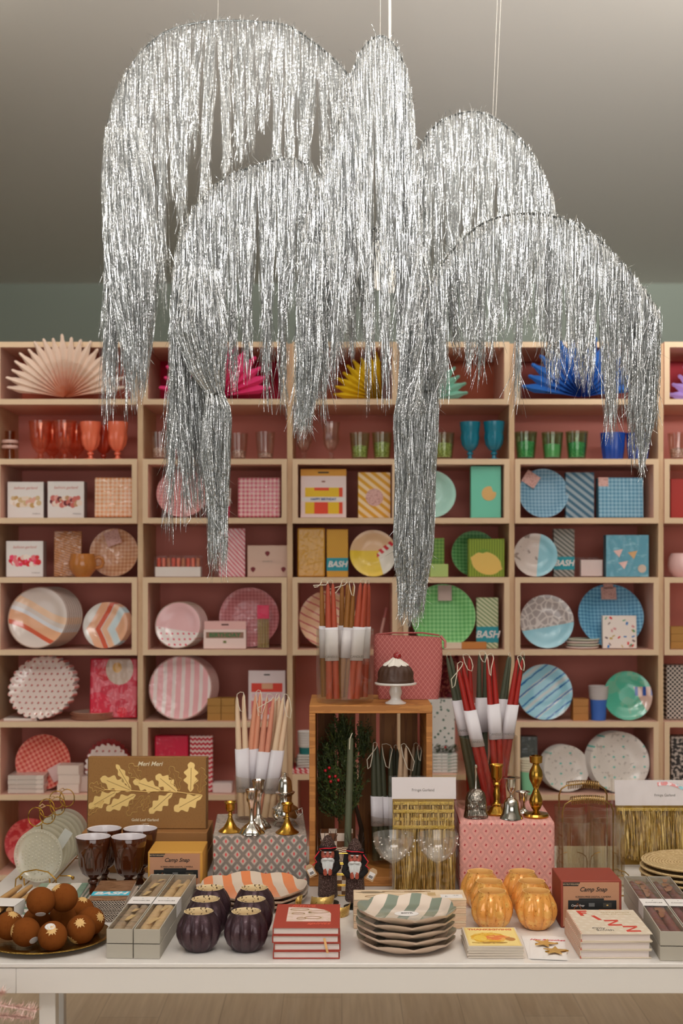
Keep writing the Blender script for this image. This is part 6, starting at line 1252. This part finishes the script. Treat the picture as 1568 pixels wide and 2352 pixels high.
# --- glass tumblers in brass caddies
TUM = glass('tumbler_glass', (252, 251, 247), gl=.22)
tg_ = [(.578, 3.243, 'front left'), (.664, 3.243, 'front right'), (.590, 3.345, 'middle left'), (.676, 3.345, 'middle right'), (.602, 3.447, 'rear left'), (.688, 3.447, 'rear right')]
for x_, y_, lb_ in tg_:
    mb = MB(); mb.lathe([(0, 0), (.036, 0), (.0375, .004), (.0405, .172), (.0395, .173), (.0385, .172), (.0360, .012), (0, .010)], 48, fl=(12, .05, lambda z: 1 if .003 < z < .05 else 0))
    o = part('tall_tumbler', mb, TUM, loc=(x_, y_, TT+.0055), ang=40); tag(o, 'tall clear tumbler, %s in the brass caddies' % lb_, 'glass', 'tall tumblers in brass caddies')
    mb = MB()
    for k in range(10):
        a = k*.6283; r_ = .0385
        mb.tube([(r_*math.cos(a), r_*math.sin(a), .012), (r_*1.02*math.cos(a+.314), r_*1.02*math.sin(a+.314), .05), (r_*math.cos(a+.628), r_*math.sin(a+.628), .012)], .0007, 4)
    part('cut_lines', mb, TUM, o)
BRW = pm('aged_brass_wire', (176, 140, 84), rough=.3, metal=1)
for y_, cx_, hz, lb_ in ((3.294, .621, .222, 'front'), (3.468, .645, .228, 'rear')):
    rt = E('glass_caddy', 'brass wire glass caddy with coil wrapped handle, %s of the two' % lb_, 'caddy', cx_, y_, TT)
    yy0 = .0 if lb_ == 'front' else .0215; hw = .064
    mb = MB(); mb.tube([(-hw, yy0, .003), (-hw, yy0, hz-.03), (-hw+.006, yy0, hz-.014), (-hw+.020, yy0, hz-.005), (0, yy0, hz), (hw-.020, yy0, hz-.005), (hw-.006, yy0, hz-.014), (hw, yy0, hz-.03), (hw, yy0, .003)], .0022, 8); part('handle', mb, BRW, rt)
    mb = MB(); pts = []
    for i in range(18*12+1):
        q = i/(18*12); a = i/12*2*math.pi; pts.append((-.043+.086*q, yy0+.0085*math.cos(a), hz-.001-.004*(2*q-1)**2+.0105*math.sin(a)))
    mb.tube(pts, .0011, 5); part('handle_coil', mb, BRW, rt)
    mb = MB(); dy = .05 if lb_ == 'front' else .03
    mb.tube([(-.088, -dy*1.9 if lb_ == 'front' else -.065, .0022), (.090, -dy*1.9 if lb_ == 'front' else -.065, .0022), (.090, .008, .0022), (-.088, .008, .0022)], .0018, 6, closed=True); part('base_frame', mb, BRW, rt)
    for qx in (-.083, -.005, .003, .085):
        mb = MB(); y2 = -.093 if lb_ == 'front' else -.064; s_ = 1 if qx in (-.083, .003) else -1
        mb.tube([(qx, y2, .003), (qx, y2, .040), (qx+s_*.003, y2, .052), (qx+s_*.012, y2+.0, .060), (qx+s_*.026, y2, .064)], .0015, 6); part('guard_wire', mb, BRW, rt)
# --- woven straw plates
STRW = pm('woven_straw', (206, 178, 130), lambda x, y, z: [(((x*x+y*y).rt()/.0075).fr().lt(.35), (166, 132, 84)), (nz(x, 180, 2).gt(.58)*.6, (226, 200, 154))], rough=.7, bump=(220, .8, .004))
for k in range(5):
    mb = MB(); mb.lathe([(0, .003), (.09, .003), (.108, .006), (.124, .010), (.127, .008), (.124, .004), (.108, .0005), (.09, -.002), (0, -.002)], 80, fl=(40, .012, lambda z: 1 if z > .004 else 0)); o = part('woven_plate', mb, STRW, loc=(.884+.003*math.sin(k*2), 3.302, TT+.003+k*.0135), ang=60); tag(o, 'round woven straw plate at the right edge, %s' % ['bottom of the pile', 'second from the bottom', 'middle of the pile', 'second from the top', 'top of the pile'][k], 'plate', 'woven straw plates')
# --- pale pink tree under the table at the left
rt = empty('tinsel_tree', 'pale pink artificial tree standing before the left end of the table', 'tree', (-.735, 2.50, 0))
PKN = pm('pale_pink_needles', (238, 206, 196), rough=.6); mb = MB(); mb.lathe([(0, 0), (.07, 0), (.07, .012), (.012, .02), (.011, .545), (0, .555)], 16); part('trunk', mb, pm('pink_pole', (220, 180, 170)), rt)
rr = random.Random(4)
for bz, az, L_, tz in ((.558, -.08, .155, .004), (.545, .9, .11, .02), (.545, -1.3, .12, .02), (.54, 2.4, .12, .02), (.530, .1, .140, .008), (.505, -.75, .14, .03), (.50, 1.9, .12, .03), (.46, .3, .17, .04), (.46, -.6, .17, .04), (.38, -1.6, .17, .04), (.38, 2.2, .16, .04), (.50, 3.4, .1, .03)):
    mb = MB(); a = Vector((0, 0, bz)); d = Vector((math.cos(az)*L_, math.sin(az)*L_, tz)); mb.tube([a, a+d*.5+Vector((0, 0, .012)), a+d], [.003, .0025, .0015], 6)
    for i in range(330):
        q = rr.random()**.8; p = a+d*q+Vector((0, 0, .048*q*(1-q))); e = (d.normalized()*.6+Vector((rr.uniform(-1, 1), rr.uniform(-1, 1), rr.uniform(-1, 1)))).normalized()*rr.uniform(.012, .022); s_ = e.cross(Vector((.2, .5, .7))).normalized()*.0012
        mb.add([p-s_, p+s_, p+e], [(0, 1, 2)])
    part('branch', mb, PKN, rt, recalc=False, smooth=False)
# ================================================================= hanging tinsel
FOIL = bpy.data.materials.new('silver_tinsel'); FOIL.use_nodes = True
b_ = FOIL.node_tree.nodes['Principled BSDF']; b_.inputs['Base Color'].default_value = (.645, .655, .65, 1); b_.inputs['Metallic'].default_value = .92; b_.inputs['Roughness'].default_value = .24
nt_ = FOIL.node_tree; tc_ = nt_.nodes.new('ShaderNodeTexCoord'); no_ = nt_.nodes.new('ShaderNodeTexNoise'); no_.inputs['Scale'].default_value = 130; no_.inputs['Detail'].default_value = 1
bu_ = nt_.nodes.new('ShaderNodeBump'); bu_.inputs['Strength'].default_value = .65; bu_.inputs['Distance'].default_value = .004
nt_.links.new(tc_.outputs['Object'], no_.inputs['Vector']); nt_.links.new(no_.outputs['Fac'], bu_.inputs['Height']); nt_.links.new(bu_.outputs[0], b_.inputs['Normal'])
WIRE = pm('dark_grey_wire', (74, 76, 74), rough=.4, metal=.7); LINE = pm('clear_fishing_line', (214, 206, 194), rough=.3)
def interp(tab, t):
    for (a, va), (b, vb_) in zip(tab, tab[1:]):
        if t <= b: return va+(vb_-va)*((t-a)/(b-a) if b > a else 0)
    return tab[-1][1]
def ribbon(mb, pts, wd, rr):
    n = len(pts); ang = rr.uniform(0, 3.1416); vs = []
    for i in range(n):
        ang += rr.gauss(0, .55); w_ = wd*(1 if i < n-1 else .3)
        vs += [(pts[i][0]-w_*math.cos(ang), pts[i][1]-w_*math.sin(ang), pts[i][2]), (pts[i][0]+w_*math.cos(ang), pts[i][1]+w_*math.sin(ang), pts[i][2])]
    o = len(mb.v); mb.v += vs; mb.f += [[o+2*i, o+2*i+1, o+2*i+3, o+2*i+2] for i in range(n-1)]; mb.m += [0]*(n-1)
def hang(mb, p, L_, rr, wd, pull, sway=.006, seg=.026, over=.012):
    n = max(5, int(L_/seg)); pts = []; ph = rr.uniform(0, 6.28); amp = rr.gauss(0, sway); tip = rr.gauss(0, .014) if rr.random() < .4 else 0
    ya = rr.gauss(0, over)
    for i in range(n+1):
        q = i/n; hump = min(1, q*L_/.03)
        pts.append((p[0]+pull[0]*q**1.3+amp*math.sin(q*5+ph)*q+tip*max(0, q-.82)/.18, p[1]+ya*hump+pull[1]*q+amp*math.cos(q*4+ph)*q, p[2]+.006*math.sin(hump*3.14)-L_*q*(1 if q > 0 else 0)))
    ribbon(mb, pts, wd, rr)
def arch(label, crest, lens, n, seed, dens=None, wd=.00062, clump=26, lines=(), stray=.05):
    P_ = [Vector((xat(x, D), D, zat(y, D))) for x, y, D in crest]; base = P_[len(P_)//2]; rr = random.Random(seed)
    rt = empty('tinsel_arch', label, 'tinsel', tuple(base), group='silver tinsel arches')
    # smooth crest
    C_ = []
    for i in range(len(P_)-1):
        p0, p1, p2, p3 = P_[max(i-1, 0)], P_[i], P_[i+1], P_[min(i+2, len(P_)-1)]
        for k in range(8):
            t = k/8; C_.append(.5*((2*p1)+(p2-p0)*t+(2*p0-5*p1+4*p2-p3)*t*t+(3*p1-p0-3*p2+p3)*t**3))
    C_.append(P_[-1]); cum = [0]
    for a, b in zip(C_, C_[1:]): cum.append(cum[-1]+(b-a).length)
    T_ = cum[-1]
    def at(t):
        d = t*T_
        for i in range(len(C_)-1):
            if d <= cum[i+1]: return C_[i].lerp(C_[i+1], (d-cum[i])/max(1e-9, cum[i+1]-cum[i]))
        return C_[-1]
    mb = MB(); mb.tube([tuple(c-base) for c in C_], .0028, 6); part('wire_hoop', mb, WIRE, rt)
    offs = [(rr.gauss(0, .010), rr.gauss(0, .012), rr.choice((.72, .84, .95, 1.05, 1.18))*rr.uniform(.94, 1.05)) for _ in range(clump+1)]
    # lens as a function of crest parameter, from the nodes of the crest
    node_t = [cum[min(i*8, len(cum)-1)]/T_ for i in range(len(crest))]; tab = [(t, l*crest[i][2]/F) for i, (t, l) in enumerate(zip(node_t, lens))]
    mb = MB()
    for k in range(n):
        t = interp(dens, rr.random()) if dens else rr.random()
        c = at(t); ci = min(clump, int(t*clump)); of = offs[ci]; ct = (ci+.5)/clump; cc = at(ct)
        L_ = interp(tab, t)*of[2]*(rr.uniform(.80, 1.06) if rr.random() > .18 else rr.uniform(.35, .85))
        p = c-base+Vector((rr.gauss(0, .003), rr.gauss(0, .007), rr.gauss(0, .003)))
        pull = ((cc.x-c.x)*.78+of[0]+rr.gauss(0, .0035), of[1]+rr.gauss(0, .008))
        hang(mb, p, L_, rr, wd*rr.uniform(.6, 1.25), pull)
        if rr.random() < stray:    # short ends sticking up over the hoop
            e = Vector((rr.gauss(0, .012), rr.gauss(0, .012), rr.uniform(.004, .022))); ribbon(mb, [p, p+e*.6, p+e], wd, rr)
    part('tinsel_fringe', mb, FOIL, rt, recalc=False, smooth=False, kind='stuff')
    for lx, ly in lines:
        tpos = min(range(len(C_)), key=lambda i: abs(C_[i].x-xat(lx, C_[i].y))); s0 = C_[tpos]-base; mb = MB(); mb.tube([tuple(s0), (s0.x+ly, s0.y, 3.4-base.z)], .0004, 5); part('hanging_line', mb, LINE, rt)
    return rt
arch('large silver tinsel arch at the upper left, longest strands on its left side', [(246, 330, 3.50), (262, 235, 3.52), (300, 155, 3.54), (350, 95, 3.55), (410, 62, 3.56), (500, 48, 3.56), (590, 50, 3.56), (660, 60, 3.55), (720, 98, 3.54), (770, 140, 3.52), (810, 185, 3.50)],
     [590, 640, 700, 560, 370, 360, 345, 340, 320, 290, 250], 2325, 1, [(0, 0), (.34, .30), (1, 1)], lines=((500, .01),))
arch('silver tinsel arch at the middle left, trailing over the pink shelves', [(398, 700, 3.18), (404, 600, 3.19), (425, 520, 3.20), (470, 450, 3.22), (530, 403, 3.22), (600, 378, 3.22), (660, 366, 3.22), (705, 380, 3.20), (740, 420, 3.18)],
     [420, 500, 560, 520, 480, 460, 460, 440, 420], 2480, 2)
arch('tall narrow silver tinsel arch in the centre reaching almost to the ceiling', [(690, 640, 3.02), (705, 500, 3.04), (745, 380, 3.06), (785, 260, 3.08), (808, 180, 3.09), (830, 118, 3.10), (862, 86, 3.10), (890, 90, 3.10), (918, 128, 3.09), (938, 200, 3.08), (950, 320, 3.06), (958, 440, 3.04), (962, 560, 3.02)],
     [330, 420, 480, 560, 640, 690, 730, 730, 690, 620, 500, 390, 280], 3565, 3, [(0, 0), (.5, .45), (1, 1)], clump=40, lines=((872, .005),))
arch('silver tinsel arch at the upper right, hung by two clear lines', [(952, 460, 3.46), (958, 370, 3.47), (985, 306, 3.48), (1030, 270, 3.48), (1090, 257, 3.48), (1145, 278, 3.48), (1205, 333, 3.48), (1248, 405, 3.47), (1274, 490, 3.46), (1284, 560, 3.45)],
     [260, 330, 360, 370, 360, 350, 310, 250, 190, 120], 2015, 4, lines=((1135, .035), (1128, .032)))
arch('wide silver tinsel arch at the lower right over the blue tableware', [(968, 720, 2.98), (985, 665, 2.98), (1035, 580, 2.98), (1110, 513, 2.99), (1200, 491, 3.0), (1290, 503, 3.0), (1370, 547, 2.99), (1435, 615, 2.98), (1480, 670, 2.97), (1513, 725, 2.96)],
     [210, 240, 280, 330, 370, 375, 370, 345, 330, 270], 2945, 5, [(0, 0), (.8, .84), (1, 1)], clump=34)
arch('small silver tinsel arch tucked inside the centre of the display', [(790, 640, 3.3), (820, 570, 3.3), (852, 530, 3.3), (888, 520, 3.3), (920, 545, 3.3), (942, 600, 3.3), (955, 680, 3.3)],
     [160, 210, 240, 250, 240, 200, 130], 806, 6, clump=12)
# hanging bundles: central trunk, left knotted tail, far left bundle and right strand
def tail(label, rows, n, seed, D, endmin, endmax, wd=.00062, knots=(), ph=0):
    """rows: (y px, x0 px, x1 px); strands follow the rows from the top to a random end"""
    rr = random.Random(seed); base = Vector((xat((rows[0][1]+rows[0][2])/2, D), D, zat(rows[0][0], D)))
    rt = empty('tinsel_tail', label, 'tinsel', tuple(base), group='silver tinsel tails'); mb = MB()
    for k in range(n):
        u = rr.random(); uu = u; ye = rr.uniform(endmin, endmax) if rr.random() > .25 else rr.uniform((rows[0][0]+endmin)/2, endmax); y = rows[0][0]+rr.uniform(0, 60)*(1 if rr.random() < .5 else 0); pts = []; yo = rr.gauss(0, .5)
        while y < ye:
            for (ya, a0, a1), (yb, b0, b1) in zip(rows, rows[1:]):
                if ya <= y <= yb:
                    q = (y-ya)/(yb-ya); x0, x1 = a0+(b0-a0)*q, a1+(b1-a1)*q; break
            uu += rr.gauss(0, .018); uu = min(1.05, max(-.05, uu)); x = x0+(x1-x0)*uu; th = (x1-x0)/2*D/F*.8
            pts.append((xat(x, D)-base.x, yo*th, zat(y, D)-base.z)); y += 26
        if len(pts) > 2:
            if rr.random() < .4: e = pts[-1]; pts.append((e[0]+rr.gauss(0, .010), e[1]+rr.gauss(0, .008), e[2]-.018))
            ribbon(mb, pts, wd*rr.uniform(.6, 1.25), rr)
    part('tinsel_strands', mb, FOIL, rt, recalc=False, smooth=False, kind='stuff')
    for kx, ky, kw in knots:
        mb = MB(); z_ = zat(ky, D)-base.z; r_ = kw*D/F; mb.tube([(xat(kx, D)-base.x+r_*math.cos(a*.524), .9*r_*math.sin(a*.524), z_+.006*math.cos(a*.524)) for a in range(12)], .003, 6, closed=True); part('tie', mb, WIRE, rt)
    return rt
tail('thick silver tinsel trunk hanging in the centre down to the pink pouch', [(590, 950, 975), (660, 936, 990), (780, 924, 1006), (900, 918, 1002), (960, 908, 1000), (1100, 912, 994), (1260, 908, 990), (1350, 916, 975), (1470, 918, 965)], 2325, 11, 3.06, 1230, 1440, knots=((963, 905, 36),))
tail('knotted silver tinsel tail hanging in front of the pink plates', [(620, 420, 500), (760, 405, 520), (860, 440, 512), (905, 475, 512), (940, 470, 528), (1040, 462, 526), (1160, 478, 522), (1290, 480, 520), (1400, 485, 520)], 930, 12, 3.14, 1080, 1330, knots=((494, 907, 18),))
tail('loose silver tinsel tail left of the knotted one', [(620, 398, 470), (760, 395, 470), (900, 405, 470), (1020, 415, 478), (1140, 425, 482), (1250, 440, 470)], 630, 13, 3.20, 960, 1200)
tail('long silver tinsel bundle falling at the far left', [(300, 244, 330), (420, 242, 350), (560, 246, 356), (700, 262, 354), (800, 284, 345), (900, 296, 335), (970, 300, 325)], 930, 14, 3.48, 740, 930)
tail('narrow silver tinsel bundle hanging over the green chip tumblers', [(560, 692, 740), (700, 682, 738), (830, 688, 736), (920, 690, 724), (1010, 684, 712)], 630, 15, 3.0, 880, 1000)
tail('thin silver tinsel strand trailing past the cobalt tumblers', [(720, 1460, 1512), (850, 1458, 1512), (950, 1462, 1506), (1050, 1466, 1484), (1130, 1466, 1480)], 300, 16, 2.97, 900, 1110)
# pale lamp glowing behind the tinsel
rt = empty('globe_lamp', 'pale glowing globe lamp behind the centre of the tinsel', 'lamp', (xat(895, 4.15), 4.15, zat(610, 4.15)))
mb = MB(); mb.ball((0, 0, 0), .085, 28, 18); part('glass_globe', mb, pm('glowing_opal_glass', (250, 246, 236), emit=((255, 246, 230), 1.3)), rt)
mb = MB(); mb.tube([(0, 0, .084), (0, 0, 3.4-zat(610, 4.15))], .004, 8); part('cord', mb, pm('white_cord', (220, 214, 206)), rt)
